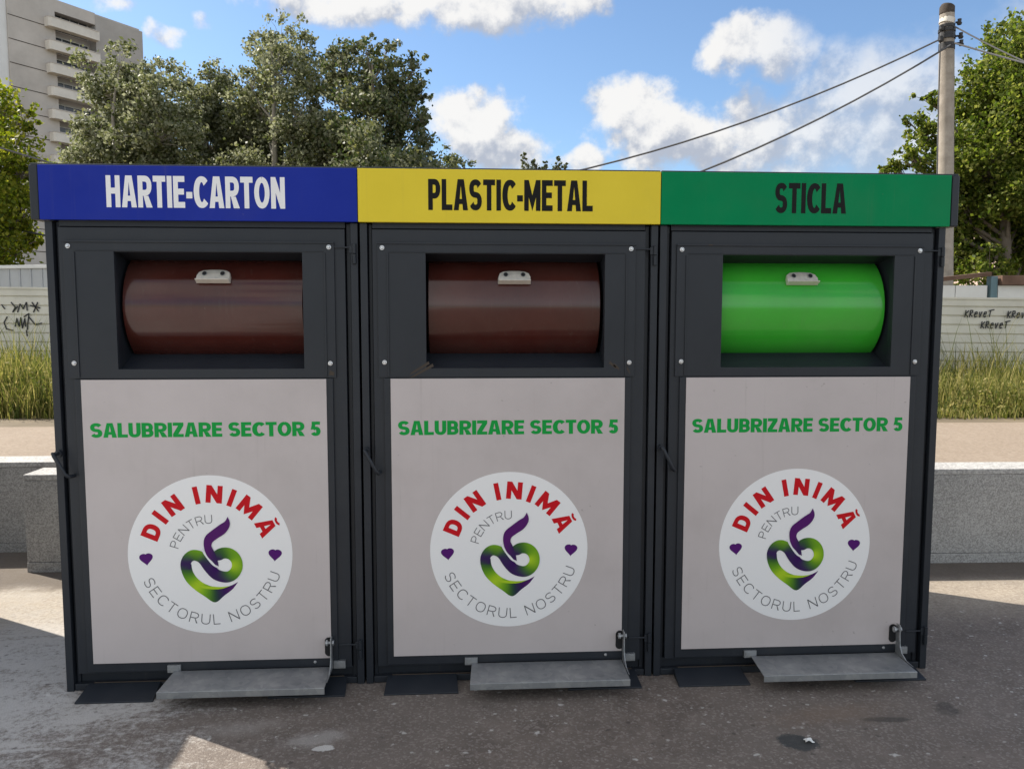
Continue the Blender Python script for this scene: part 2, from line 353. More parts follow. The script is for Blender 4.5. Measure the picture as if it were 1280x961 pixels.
M['tower_concrete'] = mat('stained_concrete', (.50, .46, .415), .9, var=.14, vscale=.25)
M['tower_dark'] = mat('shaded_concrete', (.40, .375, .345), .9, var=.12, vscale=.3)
M['tower_pale'] = mat('pale_balcony', (.68, .64, .57), .85, var=.1, vscale=.8)
M['tower_white'] = mat('white_render', (.72, .72, .70), .8, var=.05, vscale=.4)
M['window'] = mat('dark_glass', (.03, .035, .04), .12)
M['wframe'] = mat('window_frame', (.6, .58, .55), .6)
M['fence'] = mat('cream_fence', (.70, .67, .58), .7, var=.10, vscale=2.2, bump=.15, bscale=9)
M['graffiti'] = mat('graffiti', (.022, .022, .026), .7)
M['panel_white'] = mat('white_sheet', (.62, .63, .62), .6, var=.08, vscale=2)
M['panel_grey'] = mat('grey_sheet', (.38, .40, .42), .6, var=.08, vscale=2)
M['blue_post'] = mat('blue_post', (.10, .17, .20), .7, var=.1, vscale=4)
M['rust'] = mat('rusty_coping', (.12, .07, .048), .9, var=.3, vscale=5)
M['pink_wall'] = mat('pink_plaster', (.55, .42, .35), .9, var=.08, vscale=1)
M['roof_tile'] = mat('roof_tiles', (.22, .10, .06), .9, var=.2, vscale=4)
M['cable'] = mat('black_cable', (.09, .09, .095), .6)
M['tape'] = mat('black_tape', (.02, .02, .022), .5)
M['insulator'] = mat('grey_insulator', (.35, .36, .36), .4)
M['cap_dark'] = mat('dark_pole_cap', (.05, .038, .03), .9, var=.2, vscale=9)
M['bark'] = mat('bark', (.14, .115, .09), .95, var=.3, vscale=6, bump=.5, bscale=15)
M['pale_bark'] = mat('pale_bark', (.30, .27, .22), .95, var=.3, vscale=4, bump=.4, bscale=15)
M['soil'] = mat('dry_soil', (.16, .125, .08), .95, var=.25, vscale=1.5)
M['paper'] = mat('crumpled_paper', (.75, .75, .73), .7)

def leaf_mat(name, cols, under=None, trans=.35, rough=.5):
    m = bpy.data.materials.new(name); m.use_nodes = True
    nt = m.node_tree; N = nt.nodes; L = nt.links; N.clear()
    g = N.new('ShaderNodeNewGeometry')
    r = ramp(N, [(i / (len(cols) - 1), c) for i, c in enumerate(cols)]); L.new(g.outputs['Random Per Island'], r.inputs[0])
    c = r.outputs[0]
    if under:
        mx = N.new('ShaderNodeMix'); mx.data_type = 'RGBA'; L.new(g.outputs['Backfacing'], mx.inputs['Factor']); L.new(c, mx.inputs['A']); mx.inputs['B'].default_value = (*under, 1)
        c = mx.outputs['Result']
    p = N.new('ShaderNodeBsdfPrincipled'); L.new(c, p.inputs['Base Color']); p.inputs['Roughness'].default_value = rough; p.inputs['Specular IOR Level'].default_value = .2
    t = N.new('ShaderNodeBsdfTranslucent')
    hs = N.new('ShaderNodeHueSaturation'); L.new(c, hs.inputs['Color']); hs.inputs['Saturation'].default_value = 1.1; hs.inputs['Value'].default_value = 1.5; L.new(hs.outputs[0], t.inputs[0])
    ms = N.new('ShaderNodeMixShader'); ms.inputs[0].default_value = trans; L.new(p.outputs[0], ms.inputs[1]); L.new(t.outputs[0], ms.inputs[2])
    o = N.new('ShaderNodeOutputMaterial'); L.new(ms.outputs[0], o.inputs[0])
    return m
M['leaf_poplar'] = leaf_mat('silver_poplar_leaf', [(.060, .076, .026), (.095, .113, .040), (.14, .152, .062), (.20, .20, .095)], (.27, .28, .18), .4)
M['leaf_green'] = leaf_mat('dark_green_leaf', [(.034, .055, .016), (.062, .088, .028), (.11, .13, .042), (.20, .20, .08)], (.17, .18, .11), .35)
M['leaf_yellow'] = leaf_mat('yellow_green_leaf', [(.070, .105, .012), (.135, .175, .02), (.22, .24, .03), (.30, .29, .05)], None, .55)
M['leaf_fresh'] = leaf_mat('fresh_green_leaf', [(.045, .075, .012), (.095, .135, .022), (.165, .20, .036), (.27, .28, .08)], None, .55)
M['weeds'] = leaf_mat('meadow_grass', [(.060, .085, .020), (.125, .145, .033), (.25, .235, .07), (.42, .36, .16)], None, .4, .7)

# ------------------------------------------------------------------ mesh helpers
class MB:
    def __init__(s): s.v = []; s.f = []; s.m = []; s.c = {}
    def add(s, vs, fs, mi=0):
        o = len(s.v); s.v += [tuple(v) for v in vs]; s.f += [tuple(i + o for i in f) for f in fs]; s.m += [mi] * len(fs)
        return o
    def box(s, x0, x1, y0, y1, z0, z1, mi=0):
        s.add([(x0, y0, z0), (x1, y0, z0), (x1, y1, z0), (x0, y1, z0), (x0, y0, z1), (x1, y0, z1), (x1, y1, z1), (x0, y1, z1)],
              [(0, 3, 2, 1), (4, 5, 6, 7), (0, 1, 5, 4), (1, 2, 6, 5), (2, 3, 7, 6), (3, 0, 4, 7)], mi)
    def prism(s, poly, y0, y1, mi=0):          # poly in (x, z), counter-clockwise seen from -Y
        n = len(poly)
        s.add([(x, y0, z) for x, z in poly] + [(x, y1, z) for x, z in poly],
              [tuple(range(n)), tuple(range(2 * n - 1, n - 1, -1))] + [(i, n + i, n + (i + 1) % n, (i + 1) % n) for i in range(n)], mi)
    def prism_x(s, poly, x0, x1, mi=0):        # poly in (y, z)
        n = len(poly)
        s.add([(x0, y, z) for y, z in poly] + [(x1, y, z) for y, z in poly],
              [tuple(range(n - 1, -1, -1)), tuple(range(n, 2 * n))] + [(i, (i + 1) % n, n + (i + 1) % n, n + i) for i in range(n)], mi)
    def prism_z(s, poly, z0, z1, mi=0):        # poly in (x, y)
        n = len(poly)
        s.add([(x, y, z0) for x, y in poly] + [(x, y, z1) for x, y in poly],
              [tuple(range(n - 1, -1, -1)), tuple(range(n, 2 * n))] + [(i, (i + 1) % n, n + (i + 1) % n, n + i) for i in range(n)], mi)
    def plate_hole(s, x0, x1, z0, z1, hx0, hx1, hz0, hz1, y0, y1, mi=0):
        X = [x0, hx0, hx1, x1]; Z = [z0, hz0, hz1, z1]
        vs = [(x, y, z) for y in (y0, y1) for z in Z for x in X]
        I = lambda k, j, i: k * 16 + j * 4 + i
        fs = []
        for j in range(3):
            for i in range(3):
                if i == 1 and j == 1: continue
                fs.append((I(0, j, i), I(0, j, i + 1), I(0, j + 1, i + 1), I(0, j + 1, i)))
                fs.append((I(1, j, i), I(1, j + 1, i), I(1, j + 1, i + 1), I(1, j, i + 1)))
        for i in range(3):
            fs.append((I(0, 0, i), I(1, 0, i), I(1, 0, i + 1), I(0, 0, i + 1)))
            fs.append((I(0, 3, i), I(0, 3, i + 1), I(1, 3, i + 1), I(1, 3, i)))
            fs.append((I(0, i, 0), I(0, i + 1, 0), I(1, i + 1, 0), I(1, i, 0)))
            fs.append((I(0, i, 3), I(1, i, 3), I(1, i + 1, 3), I(0, i + 1, 3)))
        fs += [(I(0, 1, 1), I(0, 1, 2), I(1, 1, 2), I(1, 1, 1)), (I(0, 2, 1), I(1, 2, 1), I(1, 2, 2), I(0, 2, 2)),
               (I(0, 1, 1), I(1, 1, 1), I(1, 2, 1), I(0, 2, 1)), (I(0, 1, 2), I(0, 2, 2), I(1, 2, 2), I(1, 1, 2))]
        s.add(vs, fs, mi)
    def tube(s, pts, rad, n=8, mi=0, cap=True):
        pts = [Vector(p) for p in pts]
        if isinstance(rad, (int, float)): rad = [rad] * len(pts)
        rings = []; ref = None
        for i, p in enumerate(pts):
            t = (pts[min(i + 1, len(pts) - 1)] - pts[max(i - 1, 0)]).normalized()
            if ref is None: ref = Vector((0, 0, 1)) if abs(t.z) < .9 else Vector((1, 0, 0))
            a = t.cross(ref).normalized(); b = a.cross(t).normalized(); ref = b
            rings.append([p + (a * math.cos(2 * PI * k / n) + b * math.sin(2 * PI * k / n)) * rad[i] for k in range(n)])
        fs = []
        for i in range(len(pts) - 1):
            for k in range(n):
                fs.append((i * n + k, i * n + (k + 1) % n, (i + 1) * n + (k + 1) % n, (i + 1) * n + k))
        if cap: fs += [tuple(range(n - 1, -1, -1)), tuple(range((len(pts) - 1) * n, len(pts) * n))]
        s.add([v for r in rings for v in r], fs, mi)
    def disc_y(s, cx, cz, y0, y1, r, n=16, mi=0, dome=0):    # a short round boss facing -Y
        s.prism([(cx + r * math.cos(2 * PI * k / n), cz + r * math.sin(2 * PI * k / n)) for k in range(n)], y0, y1, mi)
        if dome:
            rr = r * .6
            s.add([(cx + r * math.cos(2 * PI * k / n), y0, cz + r * math.sin(2 * PI * k / n)) for k in range(n)] +
                  [(cx + rr * math.cos(2 * PI * k / n), y0 - dome, cz + rr * math.sin(2 * PI * k / n)) for k in range(n)],
                  [(k, (k + 1) % n, n + (k + 1) % n, n + k) for k in range(n)] + [tuple(range(n, 2 * n))], mi)
    def build(s, name, mats, parent=None, bevel=0, smooth=0, colors=None):
        me = bpy.data.meshes.new(name); me.from_pydata(s.v, [], s.f)
        if not isinstance(mats, (list, tuple)): mats = [mats]
        for m in mats: me.materials.append(m)
        me.polygons.foreach_set('material_index', s.m)
        if s.c:
            ca = me.color_attributes.new('ink', 'FLOAT_COLOR', 'POINT')
            for i, c in s.c.items(): ca.data[i].color = (*c, 1)
        me.validate(); me.update()
        if smooth:
            me.polygons.foreach_set('use_smooth', [True] * len(me.polygons)); me.set_sharp_from_angle(angle=R(smooth))
        o = bpy.data.objects.new(name, me); col.objects.link(o)
        if parent: o.parent = parent
        if bevel:
            b = o.modifiers.new('edge', 'BEVEL'); b.width = bevel; b.segments = 2; b.limit_method = 'ANGLE'; b.angle_limit = R(50)
        return o

def tag(o, label=None, cat=None, group=None, kind=None):
    if label: o['label'] = label
    if cat: o['category'] = cat
    if group: o['group'] = group
    if kind: o['kind'] = kind
    return o
def empty(name, loc=(0, 0, 0), rz=0):
    o = bpy.data.objects.new(name, None); col.objects.link(o); o.location = loc; o.rotation_euler.z = rz; o.empty_display_size = .2
    return o

def arc_pts(cx, cz, rx, rz, a0, a1, n=14, k=1.0):
    """points of an arc, k > 1 squares it off a little"""
    out = []
    for i in range(n + 1):
        a = R(a0 + (a1 - a0) * i / n); c, q = math.cos(a), math.sin(a)
        out.append((cx + rx * math.copysign(abs(c) ** (1 / k), c), cz + rz * math.copysign(abs(q) ** (1 / k), q)))
    return out
def glyph(ch, w, sv, sh, k=1.15):
    """one capital, 1 high and w wide, as polygons: stems sv wide, bars sh high"""
    out = []
    def box(x0, x1, z0, z1): out.append([(x0, z0), (x1, z0), (x1, z1), (x0, z1)])
    def poly(*p): out.append(list(p))
    def stroke(pts, sv=sv, sh=sh):
        n = len(pts); Lf, Rt = [], []
        for i in range(n):
            a, b = pts[max(i - 1, 0)], pts[min(i + 1, n - 1)]; tx, tz = b[0] - a[0], b[1] - a[1]; l = math.hypot(tx, tz) or 1
            nx, nz = -tz / l, tx / l; h = .5 * math.sqrt((nx * sv) ** 2 + (nz * sh) ** 2)
            Lf.append((pts[i][0] + nx * h, pts[i][1] + nz * h)); Rt.append((pts[i][0] - nx * h, pts[i][1] - nz * h))
        for i in range(n - 1): poly(Rt[i], Rt[i + 1], Lf[i + 1], Lf[i])
    hv, hh = sv / 2, sh / 2
    if ch in 'IHELTRPBDN': 
        if ch != 'T': box(0, sv, 0, 1)
    if ch == 'H': box(w - sv, w, 0, 1); box(sv, w - sv, .5 - hh + .02, .5 + hh + .02)
    elif ch == 'E': box(sv, w, 0, sh); box(sv, w, 1 - sh, 1); box(sv, w * .93, .51 - hh, .51 + hh)
    elif ch == 'L': box(sv, w, 0, sh)
    elif ch == 'T': box(0, w, 1 - sh, 1); box(w / 2 - hv, w / 2 + hv, 0, 1 - sh)
    elif ch == '-': box(0, w, .30, .30 + sh * 1.1)
    elif ch == 'A' or ch == '\u0102':
        ta = sv * 1.18; sa = sv * 1.08; zi = 1 - sa * .98 / max(.2, (w / 2 - ta / 2) / 1) * .62
        zi = max(.55, min(.93, zi)) if sv < .15 else .80; m = w / 2
        if sv > .15: ta = sv * 1.35
        poly((0, 0), (sa, 0), (m, zi), (m, 1), (m - ta / 2, 1)); poly((w - sa, 0), (w, 0), (m + ta / 2, 1), (m, 1), (m, zi))
        xin = lambda z: sa + (m - sa) * z / zi
        z0, z1 = .20, .20 + sh * .9; poly((xin(z0), z0), (w - xin(z0), z0), (w - xin(z1), z1), (xin(z1), z1))
        if ch != 'A': stroke(arc_pts(m, 1.26, w * .20, .11, 185, 355, 10), sv * .5, sh * .5)
    elif ch == 'N': box(w - sv, w, 0, 1); d = min(.50, sv * 1.55 / max(.1, w - 2 * sv) * .5 + sv * .9); poly((sv, 1 - d), (w - sv, 0), (w - sv, d), (sv, 1))
    elif ch == 'M':
        box(0, sv, 0, 1); box(w - sv, w, 0, 1); m = w / 2; d = min(.56, sv * 2.0); zb = .0 if sv > .15 else .28
        poly((sv, 1 - d), (m, zb), (m, zb + d * .9), (sv, 1)); poly((m, zb), (w - sv, 1 - d), (w - sv, 1), (m, zb + d * .9))
    elif ch in 'RPB':
        zc = .46 if ch != 'B' else .48; r = (1 - zc - sh / 2) / 2 + hh * .5; zm = zc
        top = [(sv, 1 - hh), (w * .5, 1 - hh)] + arc_pts(w * .5, (1 - hh + zm) / 2, w * .5 - hv - (.04 * w if ch == 'B' else 0), (1 - hh - zm) / 2, 90, -90, 12, 1.1)[1:] + [(sv, zm)]
        stroke(top)
        if ch == 'R': poly((w * .98 - sv * 1.12, 0), (w * 1.03, 0), (w * .66 + hv * .5, zm - hh), (w * .66 - sv * .75, zm - hh))
        if ch == 'B': stroke([(sv, zm), (w * .5, zm)] + arc_pts(w * .5, (zm + hh) / 2, w * .5 - hv, (zm - hh) / 2, 90, -90, 12, 1.1)[1:] + [(sv, hh)])
    elif ch == 'D': stroke([(sv, 1 - hh), (w * .42, 1 - hh)] + arc_pts(w * .42, .5, w * .58 - hv, .5 - hh, 90, -90, 18, 1.15)[1:] + [(sv, hh)])
    elif ch == 'U': stroke([(hv, 1), (hv, .36)] + arc_pts(w / 2, .36, w / 2 - hv, .36 - hh, 180, 360, 16, 1.1)[1:] + [(w - hv, 1)])
    elif ch == 'O': stroke(arc_pts(w / 2, .5, w / 2 - hv, .5 - hh, 90, 450, 36, k))
    elif ch == 'C': stroke(arc_pts(w / 2, .5, w / 2 - hv, .5 - hh, 42, 318, 28, k + .05))
    elif ch == 'Z': box(0, w, 0, sh); box(0, w, 1 - sh, 1); poly((0, sh), (sv * 1.25, sh), (w, 1 - sh), (w - sv * 1.25, 1 - sh))
    elif ch == 'S':
        q = (1 - sh) / 4; rx = w / 2 - hv
        stroke(arc_pts(w / 2, 1 - hh - q, rx, q, 22, 250, 16, 1.1) + [(w * .5, .5)] + arc_pts(w / 2, hh + q, rx, q, 70, -158, 16, 1.1))
    elif ch == '5':
        # flag, neck and bowl
        box(w * .14, w * .95, 1 - sh, 1); poly((w * .03, .44), (w * .03 + sv * .9, .47), (w * .14 + sv * .82, 1 - sh), (w * .14, 1 - sh))
        stroke(arc_pts(w / 2, .325, w / 2 - hv, .325 - hh, 140, -155, 22, 1.05))
    if ch in 'CS5':                       # open letters: stretch to the full width of the body
        x0 = min(q[0] for p in out for q in p); x1 = max(q[0] for p in out for q in p)
        out = [[((x - x0) / (x1 - x0) * w, z) for x, z in p] for p in out]
    return out
BLACK = dict(A=.88, B=.78, C=.84, D=.8, E=.68, H=.82, I=.30, L=.66, M=1.02, N=.84, O=.92, P=.75, R=.82, S=.78, T=.74, U=.8, Z=.7)
BLACK.update({'-': .36, '\u0102': .86, '5': .66})
THIN = dict(C=.82, E=.70, L=.62, N=.86, O=.92, P=.72, R=.78, S=.74, T=.76, U=.82)
def text_line(txt, widths, sv, sh, gap, space=.36, k=1.15):
    """[(polygons, x of the glyph's start, its width)] and the whole length, in cap heights"""
    x = 0; out = []
    for ch in txt:
        if ch == ' ': x += space; continue
        w = widths[ch] if ch != 'I' else max(sv, .01)
        out.append((glyph(ch, w, sv, sh, k), x, w)); x += w + gap
    return out, x - gap
def put_polys(mb, polys, fn, y, mi):
    for i, p in enumerate(polys):
        a = sum(p[j][0] * p[(j + 1) % len(p)][1] - p[(j + 1) % len(p)][0] * p[j][1] for j in range(len(p)))
        if abs(a) < 1e-9: continue
        if a < 0: p = p[::-1]
        mb.add([(fn(*q)[0], y - .00002 * (i % 9), fn(*q)[1]) for q in p], [tuple(range(len(p)))], mi)
def text_box(mb, txt, x0, x1, z0, z1, y, mi, sv=.28, sh=.2, gap=.07, k=1.1):
    L_, tot = text_line(txt, BLACK, sv, sh, gap, .36, k)
    for polys, x, w in L_: put_polys(mb, polys, lambda u, v, x=x: (x0 + (x + u) / tot * (x1 - x0), z0 + v * (z1 - z0)), y, mi)
def text_arc(mb, txt, cx, cz, r0, r1, a0, a1, y, mi, widths, sv, sh, space=.5, inward=False):
    """capitals standing between radii r0 and r1 from angle a0 to a1, each one rigid"""
    h = r1 - r0; L0, t0 = text_line(txt, widths, sv, sh, 0, space)
    need = abs(R(a1 - a0)) * ((r0 + r1) / 2) / h; gap = (need - t0) / max(1, len(txt.replace(' ', '')) - 1)
    L_, tot = text_line(txt, widths, sv, sh, gap, space)
    for polys, x, w in L_:
        a = R(a0) + R(a1 - a0) * (x + w / 2) / tot; ca, sa = math.cos(a), math.sin(a)
        def fn(u, v):
            t = (u - w / 2) * h
            if inward: r = r1 - v * h; return (cx + r * ca - t * sa, cz + r * sa + t * ca)
            r = r0 + v * h; return (cx + r * ca + t * sa, cz + r * sa - t * ca)
        put_polys(mb, polys, fn, y, mi)

# ------------------------------------------------------------------ the ground
g = MB()
B = 900
def wall_y(x): return 1.435 - .0258 * (x + .903)      # front face of the granite wall
UP = .524
step = [(-B, 1.95), (-.80, 1.95), (-.80, wall_y(-.8) + .1), (14, wall_y(14) + .1), (14.0, 1.3), (B, 1.3)]
low = [(x, y, 0) for x, y in step]; hi = [(x, y, UP) for x, y in step]
n = len(step)
vs = low + hi + [(x, -B, 0) for x, _ in step] + [(x, B, UP) for x, _ in step]
fs = []
for i in range(n - 1):
    fs.append((i, i + 1, n + i + 1, n + i))
    if step[i][0] != step[i + 1][0]:
        fs.append((2 * n + i, 2 * n + i + 1, i + 1, i)); fs.append((n + i, n + i + 1, 3 * n + i + 1, 3 * n + i))
g.add(vs, fs)
for k, f in enumerate(g.f):
    if all(g.v[i][2] == UP for i in f): g.m[k] = 1
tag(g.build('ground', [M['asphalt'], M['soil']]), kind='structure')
p = MB()
path_edge = lambda x: 3.9 - .055 * (x + .5)
xs = [-60, -.69, -.69, 14, 60]
p.add([(-60, 2.0, UP + .004), (-.69, 2.0, UP + .004), (-.69, 1.6, UP + .004), (14, 1.25, UP + .004), (60, 1.32, UP + .004),
       (60, path_edge(60) + 2.9, UP + .004), (14, path_edge(14), UP + .004), (-60, path_edge(-60) - 2.5, UP + .004)], [tuple(range(8))])
tag(p.build('path', M['path']), kind='structure')

# ------------------------------------------------------------------ granite retaining walls
def granite_wall(x0, x1, yf, top, label, seed):
    rt = empty('granite_wall', (x0, yf(x0), 0)); tag(rt, label, 'retaining wall', 'granite retaining walls along the pavement')
    rnd = random.Random(seed)
    body, base, cap = MB(), MB(), MB()
    x = x0; k = 0
    def ob(mb, a, b, d0, d1, z0, z1):
        mb.prism_z([(a - x0, yf(a) + d0 - yf(x0)), (b - x0, yf(b) + d0 - yf(x0)), (b - x0, yf(b) + d1 - yf(x0)), (a - x0, yf(a) + d1 - yf(x0))], z0, z1)
    while x < x1:
        w = min(1.5, x1 - x)
        ob(body, x + .0015, x + w - .0015, 0, .20, .055, top - .032)
        ob(cap, x + .0015, x + w - .0015, -.001 - rnd.random() * .001, .212, top - .031, top)
        ob(base, x + .001, x + w - .001, -.004, .20, -.05, .053)
        x += w
    body.build('wall_blocks', M['granite'], rt, .003); cap.build('coping', M['granite_top'], rt, .004); base.build('base_course', M['granite'], rt, .003)
granite_wall(-.903, 14, wall_y, .537, 'speckled grey granite low wall behind the containers, longer and nearer', 1)
granite_wall(-14.9, -.905, lambda x: 1.823, .537, 'speckled grey granite low wall set back at the left, its end behind the nearer block', 2)

# ------------------------------------------------------------------ recycling containers
W = 1.1; H = 1.911; D = 1.17
def heart_poly(cx, cz, s, rot=0):
    pts = []
    for k in range(28):
        t = 2 * PI * k / 28
        x = 16 * math.sin(t) ** 3 / 17; z = (14 * math.cos(t) - 3.6 * math.cos(2 * t) - 1.2 * math.cos(3 * t) - .4 * math.cos(4 * t)) / 16
        pts.append((cx + s * (x * math.cos(rot) - z * math.sin(rot)), cz + s * (x * math.sin(rot) + z * math.cos(rot))))
    return pts[::-1]

WHT = (.80, .81, .82); PURP = (.085, .008, .13); DARK = (.035, .012, .085); GRN = (.16, .36, .012); MID = (.055, .16, .02); LIME = (.40, .60, .02); DG = (.03, .085, .03)
def catmull(P, n=8):
    out = []
    for i in range(len(P) - 1):
        p0, p1, p2, p3 = P[max(i - 1, 0)], P[i], P[i + 1], P[min(i + 2, len(P) - 1)]
        for k in range(n):
            t = k / n
            out.append(tuple(.5 * (2 * b + (c - a) * t + (2 * a - 5 * b + 4 * c - d) * t * t + (3 * b - a - 3 * c + d) * t ** 3) for a, b, c, d in zip(p0, p1, p2, p3)))
    out.append(tuple(P[-1])); return out
def logo(mb, cx, cz, Rr, mi):
    """two ribbons of a heart and a figure five, in the units of an enlarged view of the print"""
    def T(u, v): return (cx + (u - 536) / 456 * Rr, cz - (v - 497) / 430 * Rr)
    def strip(pts, y):          # (u, v, half width, colour left, colour right)
        pts = catmull([(a, b, w, *c1, *c2) for a, b, w, c1, c2 in pts], 7)
        vs = []; cs = []
        for i, q in enumerate(pts):
            a = pts[max(i - 1, 0)]; b = pts[min(i + 1, len(pts) - 1)]
            tx, tz = b[0] - a[0], b[1] - a[1]; l = math.hypot(tx, tz) or 1; nx, nz = -tz / l, tx / l
            w = max(q[2], 0)
            for s_, c in ((-1, q[3:6]), (0, None), (1, q[6:9])):
                X, Z = T(q[0] + nx * w * s_, q[1] + nz * w * s_); vs.append((X, y, Z))
                if c is None: c = tuple((l_ + r_) / 2 for l_, r_ in zip(q[3:6], q[6:9]))
                cs.append(tuple(max(0, v) for v in c))
        fs = []
        for i in range(len(pts) - 1):
            for k in (0, 1):
                a = i * 3 + k
                fs.append((a, a + 1, a + 4, a + 3))
        f0 = fs[len(fs) // 2]; P0 = [vs[i] for i in f0]
        area = sum(P0[i][0] * P0[(i + 1) % 4][2] - P0[(i + 1) % 4][0] * P0[i][2] for i in range(4))
        if area < 0: fs = [f[::-1] for f in fs]
        o = mb.add(vs, fs, mi)
        for i, c in enumerate(cs): mb.c[o + i] = c
    yb = YL
    # lower heart band: from the left lobe down to the tip and up to a point on the right
    outer = [(369, 545), (374, 590), (398, 640), (440, 683), (495, 722), (553, 757), (606, 720), (648, 690), (668, 668), (684, 647)]
    inner = [(428, 545), (433, 580), (452, 615), (484, 645), (520, 663), (553, 672), (590, 675), (622, 671), (650, 664), (684, 647)]
    oc = [DARK, MID, GRN, LIME, GRN, DG, DARK, PURP, PURP, PURP]; ic = [DARK, DG, GRN, LIME, GRN, DG, DARK, DARK, DARK, PURP]
    O = catmull([(*a, *c) for a, c in zip(outer, oc)], 5); I = catmull([(*a, *c) for a, c in zip(inner, ic)], 5)
    vs = []; 
    for a, b in zip(O, I): vs += [(*[T(a[0], a[1])[0]], yb, T(a[0], a[1])[1]), (*[T(b[0], b[1])[0]], yb, T(b[0], b[1])[1])]
    fs = [(2 * i, 2 * i + 2, 2 * i + 3, 2 * i + 1) for i in range(len(O) - 1)]
    o = mb.add(vs, fs, mi)
    for i, (a, b) in enumerate(zip(O, I)):
        mb.c[o + 2 * i] = tuple(max(0, q) for q in a[2:]); mb.c[o + 2 * i + 1] = tuple(max(0, q) for q in b[2:])
    # lime highlight along the inside
    strip([(440, 640, 0, LIME, LIME), (480, 668, 5, LIME, LIME), (530, 676, 8, LIME, LIME), (590, 678, 5, LIME, LIME), (640, 668, 0, LIME, LIME)], yb - .0004)
    # ribbon: left lobe, diagonal, round the right loop
    lp = lambda a, c1, c2, w=30: (617 + 66 * math.cos(R(a)), 553 + 66 * math.sin(R(a)), w, c1, c2)
    strip([(397, 575, 27, DG, DARK), (397, 540, 28, DARK, DARK), (412, 512, 28, MID, DARK), (440, 497, 29, GRN, DG), (472, 503, 30, GRN, DG), (499, 524, 30, DG, DARK), (527, 565, 30, DARK, DARK),
           (565, 604, 30, DARK, DARK), lp(90, MID, DARK), lp(55, GRN, MID), lp(20, LIME, GRN), lp(-10, LIME, GRN), lp(-40, GRN, GRN), lp(-70, MID, GRN), lp(-100, DG, MID), lp(-128, DARK, DG), lp(-150, DARK, DARK, 20), (560, 541, 8, DARK, DARK), (572, 556, 0, DARK, DARK)], yb - .0008)
    for q in (0,): strip([(490, 462, 5, WHT, WHT), (505, 490, 6, WHT, WHT), (528, 523, 6, WHT, WHT), (552, 550, 6, WHT, WHT), (580, 572, 0, WHT, WHT)], yb - .0012)
    # the flag of the five
    strip([(580, 560, 0, PURP, DARK), (562, 530, 13, DARK, DARK), (538, 492, 23, PURP, DARK), (522, 450, 21, PURP, PURP), (530, 412, 25, PURP, PURP), (562, 386, 26, PURP, PURP), (604, 358, 27, PURP, PURP),
           (632, 328, 18, PURP, PURP), (637, 291, 0, PURP, PURP)], yb - .0016)
    return T
YL = 0

